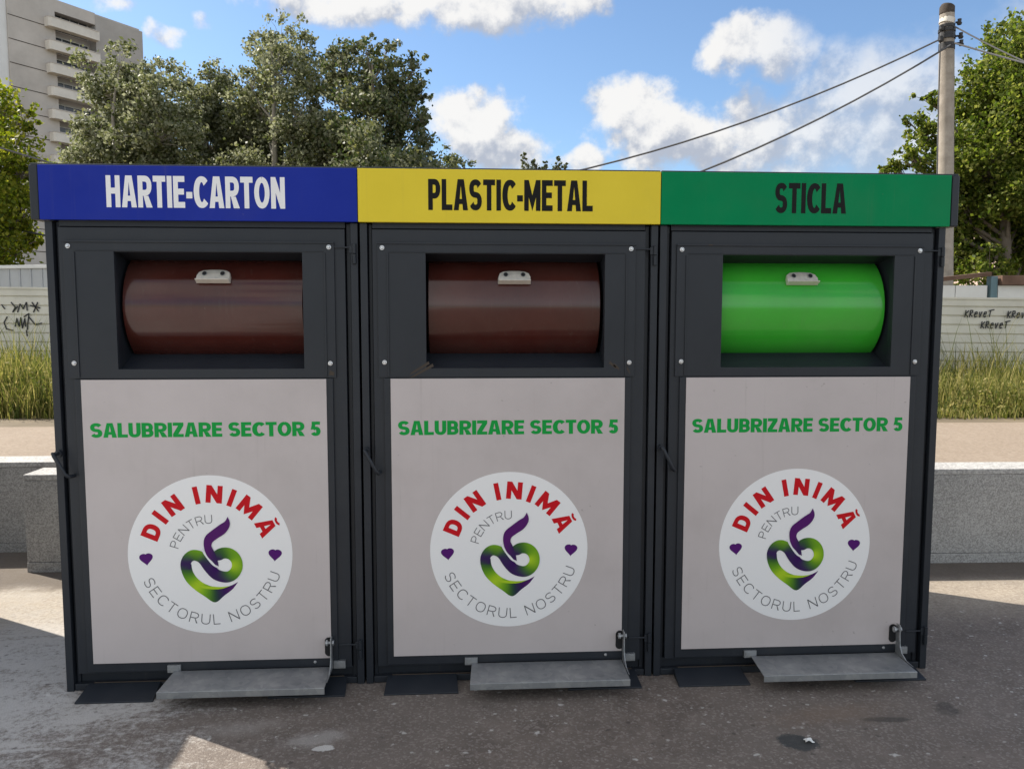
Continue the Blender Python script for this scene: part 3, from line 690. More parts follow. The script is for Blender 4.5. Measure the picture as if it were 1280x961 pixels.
def make_container(k, sign, sign_mat, text_mat, tx, drum_mat, label, ends):
    root = empty('recycling_container', (k * W, 0, 0))
    tag(root, label, 'recycling container', 'three recycling containers side by side')
    P = M['paint']
    # ---- housing: posts, walls, roof, plinth
    b = MB()
    b.box(.004, .030, .000, .06, .0, 1.72); b.box(1.070, 1.096, .000, .06, .0, 1.72)            # front posts
    b.box(.0325, .045, .022, .06, .0, 1.72); b.box(1.052, 1.0675, .022, .06, .0, 1.72)          # rebates
    b.box(.004, .034, .062, D, .02, 1.74); b.box(1.066, 1.096, .062, D, .02, 1.74)              # side walls
    b.box(.036, 1.064, D - .03, D - .002, .02, 1.74)                                          # back
    b.box(.036, 1.064, .03, D - .032, .02, .06)                                               # floor
    b.box(.032, 1.068, .004, .028, .002, .026)                                                # front sill
    b.box(.047, 1.050, .012, .028, 1.702, 1.745)                                              # header
    for yy in (.3, .62, .94): b.box(-.0, .0035, yy, yy + .05, .05, 1.70); b.box(1.0965, 1.1, yy, yy + .05, .05, 1.70)
    b.box(.10, 1.02, .006, .0105, .0265, .031, 1)                                              # dust along the sill
    b.build('housing', [P, M['scuff']], root, .003)
    r = MB()
    e0 = -.031 if 'l' in ends else .0015; e1 = W + .030 if 'r' in ends else W - .0015
    r.box(e0, e1, -.012, D + .03, 1.9, 1.917); r.box(e0 + .003, e1 - .003, .0, D + .02, 1.724, 1.899)
    r.build('roof', P, root, .003)
    if 'l' in ends: q = MB(); q.box(-.034, -.004, -.016, .06, 1.722, 1.911); q.build('fascia_cap', P, root, .004)
    if 'r' in ends: q = MB(); q.box(W + .003, W + .032, -.016, .06, 1.722, 1.911); q.build('fascia_cap', P, root, .004)
    # ---- name sign
    s = MB(); s.box(.0012 - (.003 if k == 0 else 0), W - .0012, -.0186, -.001, 1.722, 1.911)
    text_box(s, sign, tx[0] - k * W, tx[1] - k * W, 1.766, 1.876, -.0192, 1, .285, .185, .085, 1.0)
    sg = s.build('name_sign', [sign_mat, text_mat], root, .002)
    # ---- door leaf with the chute opening
    hx0, hx1, hz0, hz1 = .240, .898, 1.196, 1.613
    d = MB(); d.plate_hole(.0475, 1.0495, .066, 1.699, hx0, hx1, hz0, hz1, .002, .026)
    d.box(.085, 1.0, -.007, .0015, .074, 1.160)                                               # raised lower frame
    d.box(1.004, 1.078, -.004, .0015, 1.630, 1.636); d.box(1.004, 1.078, -.004, .0015, .152, .158)  # hinge straps
    door = d.build('door', P, root, .002)
    for z in (1.61, .137):
        h = MB(); h.tube([(1.084, -.008, z - .036), (1.084, -.008, z - .001)], .007, 12); h.tube([(1.084, -.008, z + .001), (1.084, -.008, z + .036)], .007, 12); h.box(1.066, 1.082, -.006, .0, z + .003, z + .030)
        h.build('hinge', P, door, .001, 40)
    l = MB(); l.tube([(.018, .004, .892), (.018, -.03, .894), (.015, -.040, .897), (.020, -.044, .89), (.054, -.04, .822), (.064, -.034, .812), (.066, .0, .81)], .0065, 10); l.tube([(.018, .002, .892), (.018, -.012, .892)], .013, 12)
    l.build('lock_handle', P, door, 0, 50)
    # ---- chute plate
    c = MB(); c.plate_hole(.066, 1.012, 1.1625, 1.652, hx0 + .0, hx1 - .0, hz0, hz1, -.006, .0012)
    c.box(.100, .106, -.010, -.0065, 1.166, 1.612); c.box(.975, .981, -.010, -.0065, 1.166, 1.612); c.box(.1065, .9745, -.0085, -.0065, 1.6155, 1.619)
    c.box(.066, 1.012, -.011, -.0065, 1.6455, 1.652)
    for x, z in ((.084, 1.632), (.994, 1.633), (.088, 1.218), (.992, 1.215)):
        c.disc_y(x, z, -.0095, -.0062, .0085, 14, 1); c.disc_y(x, z, -.0125, -.0096, .0055, 12, 1, .0025)
    rs = random.Random(40 + k)
    if k == 1:      # rubbed patches around the lower corners of this one
        for (x, z, L_, a) in ((.215, 1.195, .05, .75), (.222, 1.183, .06, .72), (.93, 1.205, .022, -.9), (.944, 1.198, .018, -.9), (.989, 1.185, .018, -1.2)):
            dx, dz = math.cos(a) * L_, math.sin(a) * L_ * .6
            c.add([(x - dx, -.0064, z - dz - .004), (x + dx, -.0064, z + dz - .004), (x + dx * .9, -.0064, z + dz + .006), (x - dx * .8, -.0064, z - dz + .007)], [(0, 1, 2, 3)], 2)
    if k == 0: c.add([(.985, -.0064, 1.172), (1.003, -.0064, 1.170), (1.006, -.0064, 1.182), (.99, -.0064, 1.19)], [(0, 1, 2, 3)], 2)
    if k == 2: c.add([(.18, -.0112, 1.647), (.20, -.0112, 1.6475), (.198, -.0112, 1.651), (.188, -.0112, 1.6515)], [(0, 1, 2, 3)], 2)
    c.build('chute_plate', [P, M['bolt'], M['scuff']], root, .0015)
    # recess behind the opening
    t = MB()
    def quad(a, b_, c_, d_): t.add([a, b_, c_, d_], [(0, 1, 2, 3)])
    x0, x1 = hx0 - .004, hx1 + .004; za, zb = hz0 - .004, hz1 + .004
    t.prism_x([(.027, za), (.027, za - .006), (.47, 1.247 - .006), (.47, 1.247), (.13, 1.247)], x0, x1)                  # floor
    t.prism_x([(.027, zb), (.12, 1.592), (.47, 1.592), (.47, 1.64), (.027, zb + .02)], x0, x1)   # ceiling
    t.box(x0 - .02, x0 - .0005, .027, .47, za, zb); t.box(x1 + .0005, x1 + .02, .027, .47, za, zb)
    t.box(x0, x1, .472, .48, za, zb)
    t.build('chute', P, root)
    # ---- drum
    dr = MB(); n = 64; rad = .214; yc, zc = .246, 1.42; xa, xb = .242, .893
    prof = [(xa, .0), (xa, rad - .020), (xa + .0015, rad - .006), (xa + .006, rad), (xb - .006, rad), (xb - .0015, rad - .006), (xb, rad - .020), (xb, .0)]
    vs = []; 
    for (x, r_) in prof:
        for j in range(n): vs.append((x, yc - r_ * math.cos(2 * PI * j / n), zc + r_ * math.sin(2 * PI * j / n)))
    fs = [(i * n + j, (i + 1) * n + j, (i + 1) * n + (j + 1) % n, i * n + (j + 1) % n) for i in range(len(prof) - 1) for j in range(n)]
    dr.add(vs, fs)
    drum = dr.build('drum', drum_mat, root, 0, 45)
    hd = MB(); a = R(31); hh = .049
    # cup pull: arched plate standing off the drum with a turned-out lower lip
    hc = Vector((.567, yc - (rad + .004) * math.cos(a), zc + (rad + .004) * math.sin(a)))
    nrm = Vector((0, -math.cos(a), math.sin(a))); tang = Vector((0, math.sin(a), math.cos(a)))
    poly = [(-.066, -.028), (.066, -.028), (.066, -.006), (.060, .012), (.045, .022), (.02, .026), (-.02, .026), (-.045, .022), (-.060, .012), (-.066, -.006)]
    pt = lambda u, v, h: hc + Vector((u * .9, 0, 0)) + tang * v + nrm * h
    m_ = len(poly)
    hd.add([pt(u, v, .012 - .010 * max(0, v / .026)) for u, v in poly] + [pt(u * 1.03, v * 1.05, -.003) for u, v in poly],
           [tuple(range(m_))] + [(i, m_ + i, m_ + (i + 1) % m_, (i + 1) % m_) for i in range(m_)])
    hd.add([pt(-.066, -.028, .012), (pt(.066, -.028, .012)), pt(.066, -.026, .024), pt(-.066, -.026, .024), pt(-.066, -.031, .012), pt(.066, -.031, .012), pt(.066, -.030, .025), pt(-.066, -.030, .025)],
           [(3, 2, 1, 0), (4, 5, 6, 7), (0, 1, 5, 4), (2, 3, 7, 6), (1, 2, 6, 5), (3, 0, 4, 7)])
    for u in (-.036, .036):
        ring = [(u + .008 * math.cos(2 * PI * q / 12), .003 + .008 * math.sin(2 * PI * q / 12)) for q in range(12)]
        hd.add([pt(x, z, .0135) for x, z in ring], [tuple(range(12))], 1)
        ring2 = [(u + .010 * math.cos(2 * PI * q / 12), .003 + .010 * math.sin(2 * PI * q / 12)) for q in range(12)]
        hd.add([pt(x, z, .0128) for x, z in ring2], [tuple(range(12))], 2)
    hd.build('drum_handle', [M['chrome'], M['black'], M['galv']], drum, .001)
    # ---- grey notice panel with its print
    global YL
    s = MB(); s.box(.109, .976, -.0105, -.0072, .109, 1.158)
    y = -.0109
    text_box(s, 'SALUBRIZARE SECTOR 5', .1345, .9525, .9495, 1.0025, y, 1, .285, .215, .055, 1.0)
    cx, cz, rr = .5445, .512, .2965
    s.add([(cx + rr * math.cos(2 * PI * j / 96), y, cz + rr * math.sin(2 * PI * j / 96)) for j in range(96)], [tuple(range(96))], 2)
    y -= .0006
    text_arc(s, 'DIN INIM\u0102', cx, cz, rr * .655, rr * .875, 163.5, 18.5, y, 3, dict(BLACK, **{'D': .84, 'N': .90, 'M': 1.14, '\u0102': .98}), .28, .25, .42)
    text_arc(s, 'PENTRU', cx, cz, rr * .395, rr * .505, 167, 86, y, 4, THIN, .08, .08)
    text_arc(s, 'SECTORUL NOSTRU', cx, cz, rr * .755, rr * .888, 201, 343, y, 4, THIN, .075, .075, .62, True)
    s.add([(x, y, z) for x, z in heart_poly(cx - rr * .780, cz - rr * .03, rr * .088, R(6))], [tuple(range(28))], 5)
    s.add([(x, y, z) for x, z in heart_poly(cx + rr * .787, cz - rr * .005, rr * .088, R(-4))], [tuple(range(28))], 5)
    YL = y
    logo(s, cx, cz, rr, 6)
    slot = [(.968 - (.02 if k == 2 else 0) + .0155 * math.cos(t_) , .153 + (.021 if math.sin(t_) > 0 else -.021) + .0155 * math.sin(t_)) for t_ in [2 * PI * j / 24 + .01 for j in range(24)]]
    s.add([(x, -.0112, z) for x, z in slot], [tuple(range(24))], 7)
    s.build('notice_panel', [M['sticker'], M['green_print'], M['white'], M['red_print'], M['grey_print'], M['purple_print'], M['logo'], M['black']], root)
    # ---- foot pedal
    pdx = -.02 if k == 2 else 0
    pd = MB()
    yb_, zb_, yf_, zf_ = -.018, .078, -.168, .070
    th = .004
    pd.add([(.402, yb_, zb_), (.975, yb_, zb_), (.977, yf_, zf_), (.394, yf_, zf_), (.402, yb_, zb_ - th), (.975, yb_, zb_ - th), (.977, yf_, zf_ - th), (.394, yf_, zf_ - th)],
           [(3, 2, 1, 0), (4, 5, 6, 7), (0, 1, 5, 4), (1, 2, 6, 5), (2, 3, 7, 6), (3, 0, 4, 7)])
    pd.box(.394, .977, yf_ - .0045, yf_ - .0002, zf_ - .024, zf_ + .0005)        # turned-down front lip
    pedal = pd.build('foot_pedal', M['galv'], root, .0012); pedal.location.x = pdx
    am = MB()      # curved flat bar from the tread up to the bolt in the slot
    prof = []
    for j in range(11):
        t_ = j / 10
        prof.append((-.135 + .120 * t_ ** .62, .074 + .088 * t_ ** 1.9))
    prof_b = [(-.060 + .034 * (j / 10), .074 + .088 * (j / 10)) for j in range(10, -1, -1)]
    po = [(-.14, .074), (-.09, .078), (-.062, .092), (-.048, .115), (-.044, .150), (-.042, .196), (-.018, .196), (-.016, .150), (-.016, .074)]
    am.prism_x(po[::-1], .9775, .982)
    am.tube([(.958, -.030, .176), (.990, -.030, .176)], .0055, 10); am.tube([(.984, -.030, .176), (.990, -.030, .176)], .011, 6); am.tube([(.960, -.030, .176), (.968, -.030, .176)], .011, 10)
    am.build('pedal_arm', M['galv'], pedal, .001)
    for x0_, x1_ in ((.376, .424), (.984, 1.028)):
        br = MB(); br.box(x0_, x1_, -.016, .0, .070, .098); br.box(x0_ + .006, x1_ - .006, -.0175, -.0162, .075, .093); br.build('pedal_bracket', M['galv'], root, .0015).location.x = pdx
    for x in (.915,):
        bo = MB(); bo.disc_y(x, .094, -.0095, .0, .006, 6, 0, .002); bo.build('bolt', M['galv'], root)
    # ---- foot plates on the ground
    for x0_, x1_ in ((.078, .352), (.760, 1.038)):
        fp = MB(); fp.add([(x0_, -.10, .0), (x1_, -.10, .0), (x1_ - .008, .0035, .0), (x0_ + .006, .0035, .0), (x0_, -.10, .006), (x1_, -.10, .006), (x1_ - .008, .0035, .030), (x0_ + .006, .0035, .030)],
                          [(0, 3, 2, 1), (4, 5, 6, 7), (0, 1, 5, 4), (1, 2, 6, 5), (2, 3, 7, 6), (3, 0, 4, 7)])
        fp.build('foot_plate', P, root, .0015)
    return root
make_container(0, 'HARTIE-CARTON', M['blue_sign'], M['white_print'], (.2285, .8455), M['brown_drum'],
               'dark grey recycling container with blue HARTIE-CARTON sign and brown drum', 'l')
make_container(1, 'PLASTIC-METAL', M['yellow_sign'], M['black_print'], (1.352, 1.948), M['brown_drum'],
               'dark grey recycling container with yellow PLASTIC-METAL sign and brown drum', '')
make_container(2, 'STICLA', M['green_sign'], M['black_print'], (2.626, 2.896), M['green_drum'],
               'dark grey recycling container with green STICLA sign and bright green drum', 'r')

# unseen shade caster added as a steel cabinet, shaped to the left ground shadow
cb = empty('shade_cabinet', (-2.15, .0, 0)); tag(cb, 'unseen dark grey steel cabinet added to shade the ground left of the blue signed container', 'cabinet')
q = MB(); q.box(0, 1.1, .02, 1.0, .08, 1.58); q.box(.03, 1.07, .05, .97, 0, .0785); q.build('housing', M['paint'], cb, .004)
q = MB(); q.prism_x([(.0, 1.582), (1.02, 1.582), (1.01, 1.61), (.5, 1.64), (.01, 1.61)], -.02, 1.11); q.build('roof', M['paint'], cb, .004)
for x in (.04, .555):
    q = MB(); q.box(x, x + .505, .0, .0195, .12, 1.55); dq = q.build('door', M['paint'], cb, .003)
    q = MB(); q.box(x + (.45 if x < .5 else .03), x + (.475 if x < .5 else .055), -.025, -.0005, .70, .84); q.build('handle', M['galv'], dq, .003)

# ------------------------------------------------------------------ hoarding behind the weeds
def fence():
    a = Vector((-12.0, 6.95)); b = Vector((16.0, 5.32))
    ln = (b - a).length; ang = math.atan2(b.y - a.y, b.x - a.x)
    rt = empty('hoarding_fence', (a.x, a.y, 0), ang); tag(rt, 'cream ribbed metal hoarding with black graffiti behind the tall weeds', 'fence')
    z0, top0, top1 = .50, 1.80, 1.515
    nseg = 14; pitch = .104
    for sgi in range(nseg):
        m = MB(); xa, xb = ln * sgi / nseg + .004, ln * (sgi + 1) / nseg - .004
        ta = top0 + (top1 - top0) * xa / ln; tb = top0 + (top1 - top0) * xb / ln
        prof = []
        nr = int((top0 - z0) / pitch) + 1
        for j in range(nr):          # from the top down: broad flat then a narrow groove
            prof += [(0, j * pitch), (0, j * pitch + .078), (.020, j * pitch + .090), (.020, j * pitch + .097)]
        prof = [(y, h) for y, h in prof if ta - h > z0 - .05]
        k = len(prof)
        rj = random.Random(sgi).uniform(-.012, .012)
        m.add([(xa, y + rj, ta - h) for y, h in prof] + [(xb, y + rj, tb - h) for y, h in prof] + [(xa, y + rj + .03, ta - h) for y, h in prof] + [(xb, y + rj + .03, tb - h) for y, h in prof],
              [(i + 1, k + i + 1, k + i, i) for i in range(k - 1)] + [(2 * k + i, 3 * k + i, 3 * k + i + 1, 2 * k + i + 1) for i in range(k - 1)] + [(0, k, 3 * k, 2 * k)])
        m.add([(xa, -.012 + rj, ta - .004), (xb, -.012 + rj, tb - .004), (xb, .05 + rj, tb - .004), (xa, .05 + rj, ta - .004), (xa, -.012 + rj, ta + .018), (xb, -.012 + rj, tb + .018), (xb, .05 + rj, tb + .018), (xa, .05 + rj, ta + .018)],
              [(0, 3, 2, 1), (4, 5, 6, 7), (0, 1, 5, 4), (1, 2, 6, 5), (2, 3, 7, 6), (3, 0, 4, 7)])
        inv = Matrix.Rotation(-ang, 4, 'Z') @ Matrix.Translation((-a.x, -a.y, 0))
        def spot(px, py):                    # where the ray of a photo pixel meets the fence
            o = inv @ CAM; dv = Matrix.Rotation(-ang, 4, 'Z') @ ray(px, py)
            t = (-.016 - o.y) / dv.y
            return o + dv * t
        def stroke(pts, w):
            pts = [spot(*p) for p in pts]
            if not (xa < pts[0].x < xb): return
            for i in range(len(pts) - 1):
                p0, p1 = pts[i], pts[i + 1]; dx, dz = p1.x - p0.x, p1.z - p0.z; l = math.hypot(dx, dz) or 1; nx, nz = -dz / l * w, dx / l * w
                ex, ez = dx / l * w * .5, dz / l * w * .5
                q = [(p0.x - ex - nx, -.0165, p0.z - ez - nz), (p1.x + ex - nx, -.0165, p1.z + ez - nz), (p1.x + ex + nx, -.0165, p1.z + ez + nz), (p0.x - ex + nx, -.0165, p0.z - ez + nz)]
                m.add(q, [(0, 1, 2, 3)], 1)
        def word(px, py, h, sc):
            G = {'K': [[(0, 0), (0, 1)], [(.55, .05), (.05, .5), (.6, 1)]], 'R': [[(0, 1), (0, 0), (.45, .05), (.5, .35), (.05, .55), (.55, 1)]], 'e': [[(.05, .55), (.5, .5), (.42, .2), (.1, .25), (0, .65), (.15, .98), (.5, .9)]],
                 'v': [[(0, .2), (.22, 1), (.5, .2)]], 'T': [[(0, .05), (1.05, 0)], [(.35, .05), (.3, 1)]]}
            x = px
            for ch in 'KRevET':
                for st in G['e' if ch in 'eE' else ch]: stroke([(x + u * h * .84 * sc + (1 - v) * 1.6, py + v * h - u * .8 + (len(st) % 2) * .5) for u, v in st], .0066)
                x += h * .80 * sc
        for (x, y) in ((1206, 388), (1259, 389), (1226, 402)): word(x, y, 8.2, .88)
        # the scrawl on the left
        for st in [[(2, 381), (6, 386)], [(14, 378), (19, 384), (16, 390), (22, 383)], [(22, 390), (25, 380), (29, 386), (33, 378), (34, 388)], [(38, 382), (50, 385)], [(47, 378), (42, 390)], [(40, 378), (48, 389)],
                   [(9, 396), (5, 403), (8, 411), (16, 413)], [(19, 408), (21, 398), (24, 408), (26, 397), (28, 410), (31, 398), (32, 408)], [(30, 396), (36, 392), (34, 412)], [(36, 396), (44, 406), (52, 404)], [(34, 420), (33, 413)], [(-12, 384), (-4, 396), (-9, 402)]]:
            stroke(st, .0075)
        m.build('fence_panel', [M['fence'], M['graffiti']], rt)
    return rt
fence()

# sheds and sheets seen over the fence
def to_quad_wall(name, pts, mats, label, cat, parts):
    pass
o_ = at(1150, 360, 11.2); e_ = at(1420, 360, 11.4)
ang = math.atan2(e_.y - o_.y, e_.x - o_.x); ln = (e_ - o_).length
sh = empty('panel_shed', (o_.x, o_.y, UP), ang); tag(sh, 'white panel shed wall with brown coping and blue post above the fence', 'shed')
q = MB()
for x0_, x1_ in ((0, .52), (.53, 1.0), (1.16, 2.2), (2.21, ln)): q.box(x0_, x1_, 0, .04, 0, 1.33)
q.build('wall_panel', M['panel_white'], sh, .003)
q = MB(); q.box(1.03, 1.13, -.03, .07, 0, 1.46); q.build('post', M['blue_post'], sh, .004)
q = MB(); q.add([(-.1, -.08, 1.34), (1.0, -.08, 1.46), (1.0, .2, 1.46), (-.1, .2, 1.34), (-.1, -.08, 1.40), (1.0, -.08, 1.52), (1.0, .2, 1.52), (-.1, .2, 1.40)], [(0, 3, 2, 1), (4, 5, 6, 7), (0, 1, 5, 4), (1, 2, 6, 5), (2, 3, 7, 6), (3, 0, 4, 7)])
q.box(1.16, ln, -.08, .2, 1.335, 1.47); q.build('coping', M['rust'], sh, .005)
q = MB(); q.box(0, ln, .05, 2.0, 1.0, 1.32); q.build('roof', M['panel_grey'], sh)

o_ = at(-120, 350, 11.5); e_ = at(75, 350, 11.0)
ang = math.atan2(e_.y - o_.y, e_.x - o_.x); ln = (e_ - o_).length
sh = empty('metal_shed', (o_.x, o_.y, UP), ang); tag(sh, 'grey sheet metal shed showing over the fence under the yellow-green tree', 'shed')
q = MB()
zt = at(30, 336, 11.1).z - UP
for j in range(int(ln / .18)): q.box(j * .18 + .004, j * .18 + .168, 0, .03, 0, zt); q.box(j * .18 + .1685, j * .18 + .183, -.012, .03, 0, zt)
q.build('wall', M['panel_grey'], sh)
q = MB(); q.box(-.05, ln + .05, -.03, 1.8, zt + .002, zt + .05); q.build('roof', M['panel_white'], sh, .004)

# ------------------------------------------------------------------ tall weeds
def weeds():
    rng = np.random.default_rng(3)
    n = 52000
    x = rng.uniform(-7, 12.5, n)
    # thicker where the gaps between the containers show them
    x[:16000] = rng.uniform(4.2, 8.6, 16000); x[16000:30000] = rng.uniform(-4.4, -.9, 14000)
    e = 3.9 - .055 * (x + .5)
    dep = rng.random(n) ** 1.3
    y = e + .02 + dep * 2.2 + rng.normal(0, .05, n)
    fl = 6.25 - .058 * x - .1
    y = np.minimum(y, fl)
    edge = np.clip((y - e) / .5, .12, 1)
    clump = .7 + .45 * np.sin(x * 2.1 + 1.3 * np.sin(y * 3)) * np.sin(y * 2.3 + x)
    h = rng.uniform(.10, .68, n) * (.45 + .55 * edge) * clump
    tall = rng.random(n) < .10
    h[tall] *= 1.75
    w = rng.uniform(.0022, .0075, n); w[tall] *= .55
    a = rng.uniform(0, 2 * PI, n); lean = rng.uniform(.05, .45, n) * h; la = rng.uniform(0, 2 * PI, n)
    sx, sy = np.cos(a) * w, np.sin(a) * w; lx, ly = np.cos(la) * lean, np.sin(la) * lean
    V = np.zeros((n, 7, 3)); T = [(0, 1.0), (.4, .95), (.75, .6)]
    for i, (t, ww) in enumerate(T):
        bx = x + lx * t ** 2; by = y + ly * t ** 2; bz = UP + h * t * (1 - .12 * t)
        V[:, 2 * i] = np.stack([bx - sx * ww, by - sy * ww, bz], 1); V[:, 2 * i + 1] = np.stack([bx + sx * ww, by + sy * ww, bz], 1)
    V[:, 6] = np.stack([x + lx, y + ly, UP + h * .88], 1)
    base = (np.arange(n) * 7)[:, None]
    q = np.concatenate([base + [0, 1, 3, 2], base + [2, 3, 5, 4]], 0); tr = base + [4, 5, 6]
    # broad leaves low in the growth
    nl = 42000
    lx_ = rng.uniform(-4.6, 8.8, nl); le = 3.9 - .055 * (lx_ + .5); ly_ = le + rng.random(nl) * 1.7; lz = UP + rng.random(nl) ** 1.4 * .46 * (.65 + .5 * np.sin(lx_ * 3.1) * np.sin(lx_ * 1.3 + 1))
    s = rng.uniform(.008, .022, nl)
    d1 = rng.normal(size=(nl, 3)); d1 /= np.linalg.norm(d1, axis=1)[:, None]; d2 = np.cross(d1, rng.normal(size=(nl, 3))); d2 /= np.linalg.norm(d2, axis=1)[:, None]
    c = np.stack([lx_, ly_, lz], 1)
    LV = np.stack([c - d1 * s[:, None], c + d2 * s[:, None] * .45, c + d1 * s[:, None], c - d2 * s[:, None] * .45], 1)
    o = n * 7
    lq = o + np.arange(nl * 4).reshape(nl, 4)
    verts = np.concatenate([V.reshape(-1, 3), LV.reshape(-1, 3)])
    raw_mesh('weeds', verts, [np.concatenate([q, lq]), tr], M['weeds'], None, dict(kind='stuff', label='tall dry yellow-green weeds along the foot of the fence', category='weeds'))

def raw_mesh(name, verts, facesets, material, parent, props=None):
    me = bpy.data.meshes.new(name); me.vertices.add(len(verts)); me.vertices.foreach_set('co', np.ascontiguousarray(verts, dtype=np.float32).ravel())
    loops = np.concatenate([f.ravel() for f in facesets]); cnt = np.concatenate([np.full(len(f), f.shape[1]) for f in facesets])
    me.loops.add(len(loops)); me.loops.foreach_set('vertex_index', loops.astype(np.int32))
    me.polygons.add(len(cnt)); st = np.concatenate([[0], np.cumsum(cnt)[:-1]])
    me.polygons.foreach_set('loop_start', st.astype(np.int32))
    me.update(calc_edges=True); me.materials.append(material)
    o = bpy.data.objects.new(name, me); col.objects.link(o)
    if parent: o.parent = parent
    for k, v in (props or {}).items(): o[k] = v
    return o
weeds()

# ------------------------------------------------------------------ trees
def tree(label, lobes, d, leaf, bark, size, density, base_px, group, seed, spread=.25, sub=26, trunk_r=.16, ground=UP, name='tree', up=.0):
    """lobes: (px, py, radius px) read at the distance d; the crown gets its own depth"""
    rng = np.random.default_rng(seed)
    sc = d / F_PX
    bp = at(base_px, 480, d); base = Vector((bp.x, bp.y, ground))
    rt = empty(name, base); tag(rt, label, 'tree', group)
    L = []
    for (px, py, r) in lobes:
        c = at(px, py, d + float(rng.uniform(-1, 1)) * r * sc * 1.2); L.append((c - base, r * sc))
    # limbs
    t = MB()
    topz = max(c.z + r * .5 for c, r in L)
    cx = sum(c.x * r for c, r in L) / sum(r for _, r in L)
    def axis(z): 
        f = min(1, z / topz); return Vector((cx * f ** 1.5 * .7, 0, z))
    zs = [topz * k / 9 for k in range(9)]
    t.tube([axis(z) + Vector((random.uniform(-.05, .05), random.uniform(-.05, .05), 0)) for z in zs], [trunk_r * (1.15 - .98 * k / 8) for k in range(9)], 9)
    clumps = []
    for c, r in L:
        z0 = max(.12 * topz, min(c.z - r - (c - axis(c.z)).length * .8, .85 * topz)); p0 = axis(z0)
        mid = p0.lerp(c, .55) + Vector((0, 0, -.12 * (c - p0).length))
        rr = trunk_r * (.55 - .35 * z0 / topz)
        rr *= .8
        t.tube([p0, p0.lerp(mid, .5) , mid, mid.lerp(c, .6), c], [rr, rr * .8, rr * .6, rr * .42, rr * .2], 6)
        n = max(6, int(1.35 * sub * (r / (35 * sc)) ** 1.7))
        for _ in range(n):
            v = rng.normal(size=3); v /= np.linalg.norm(v); q = float(rng.uniform(.3, 1.0)) ** .6 * (1.42 if rng.random() < .2 else 1.0)
            cc = c + Vector((v[0] * r * q, v[1] * r * q, v[2] * r * q * .95))
            clumps.append((cc, r * float(rng.uniform(.13, .30))))
            m2 = c.lerp(cc, .5) + Vector((0, 0, -.05 * r))
            t.tube([c.lerp(mid, .3), m2, cc], [rr * .25, rr * .16, rr * .06], 4, 0, False)
    t.build('trunk', bark, rt, 0, 60)
    P, Rr = [], []
    for cc, r in clumps:
        k = max(24, int(5.6 * density * (r / .35) ** 2))
        g_ = rng.normal(size=(k, 3)) * r * .66
        g_[:, 2] *= .85
        P.append(np.array(cc)[None] + g_)
    P = np.concatenate(P); n = len(P)
    out = rng.normal(size=(n, 3)); out[:, 2] += up; out /= np.linalg.norm(out, axis=1)[:, None]       # leaf normal
    d1 = np.cross(out, rng.normal(size=(n, 3))); d1 /= np.linalg.norm(d1, axis=1)[:, None]; d2 = np.cross(out, d1)
    s = (.83 * size * rng.uniform(.6, 1.25, n))[:, None]
    V = np.stack([P - d1 * s * .5, P + d2 * s * .33 - d1 * s * .05 + out * s * .08, P + d1 * s * .5, P - d2 * s * .33 - d1 * s * .05 + out * s * .08], 1)
    raw_mesh('crown', V.reshape(-1, 3), [np.arange(n * 4).reshape(n, 4)], leaf, rt)
    return n
tot = 0
G1 = 'trees beyond the fence'
tot += tree('silvery grey-green poplar in front of the tower block', [(150, 78, 22), (138, 112, 34), (165, 120, 30), (120, 166, 24), (185, 120, 34), (150, 165, 46), (205, 160, 42), (122, 205, 32), (190, 205, 52), (130, 250, 60), (200, 270, 60)],
     23, M['leaf_poplar'], M['pale_bark'], .15, 46, 150, G1, 11)
tot += tree('lower silvery poplar between the two tall pale crowns', [(200, 88, 20), (226, 104, 24), (268, 108, 26), (243, 140, 36), (290, 128, 30), (305, 165, 34), (262, 180, 48), (225, 200, 40), (300, 215, 50), (250, 270, 60), (318, 270, 45)],
     26, M['leaf_poplar'], M['pale_bark'], .16, 44, 262, G1, 12)
tot += tree('tallest silvery poplar with loose airy top', [(352, 42, 24), (330, 66, 26), (372, 66, 28), (352, 92, 36), (312, 104, 22), (398, 98, 26), (330, 135, 38), (378, 140, 40), (308, 160, 30), (352, 190, 50), (400, 190, 40), (350, 250, 60), (300, 240, 46)],
     24, M['leaf_poplar'], M['pale_bark'], .15, 40, 350, G1, 13)
tot += tree('dark green broadleaf tree with ragged crown beside the tall poplar', [(425, 72, 26), (458, 62, 22), (484, 60, 17), (440, 108, 38), (488, 105, 34), (520, 84, 17), (531, 112, 15), (518, 142, 24), (462, 155, 46), (505, 185, 38), (432, 190, 44), (480, 240, 60), (528, 150, 12)],
     22, M['leaf_green'], M['bark'], .15, 46, 468, G1, 14)
tot += tree('low rounded dark bush just right of the ragged dark tree', [(557, 208, 20), (545, 215, 20), (572, 212, 16), (556, 240, 30), (580, 235, 18), (557, 290, 36), (548, 350, 40), (575, 345, 36)], 25, M['leaf_green'], M['bark'], .14, 60, 557, G1, 15, trunk_r=.08)
tot += tree('small dark spiky tree top showing over the yellow sign', [(654, 194, 3.5), (655, 201, 5), (657, 210, 7), (668, 203, 4), (670, 210, 6), (682, 205, 4), (683, 212, 6), (699, 199, 3.5), (699, 206, 5), (697, 214, 7), (709, 208, 4), (668, 222, 12), (690, 222, 12), (678, 250, 26), (678, 300, 30), (670, 350, 32)],
     34, M['leaf_green'], M['bark'], .13, 90, 678, G1, 16, trunk_r=.1, sub=60)
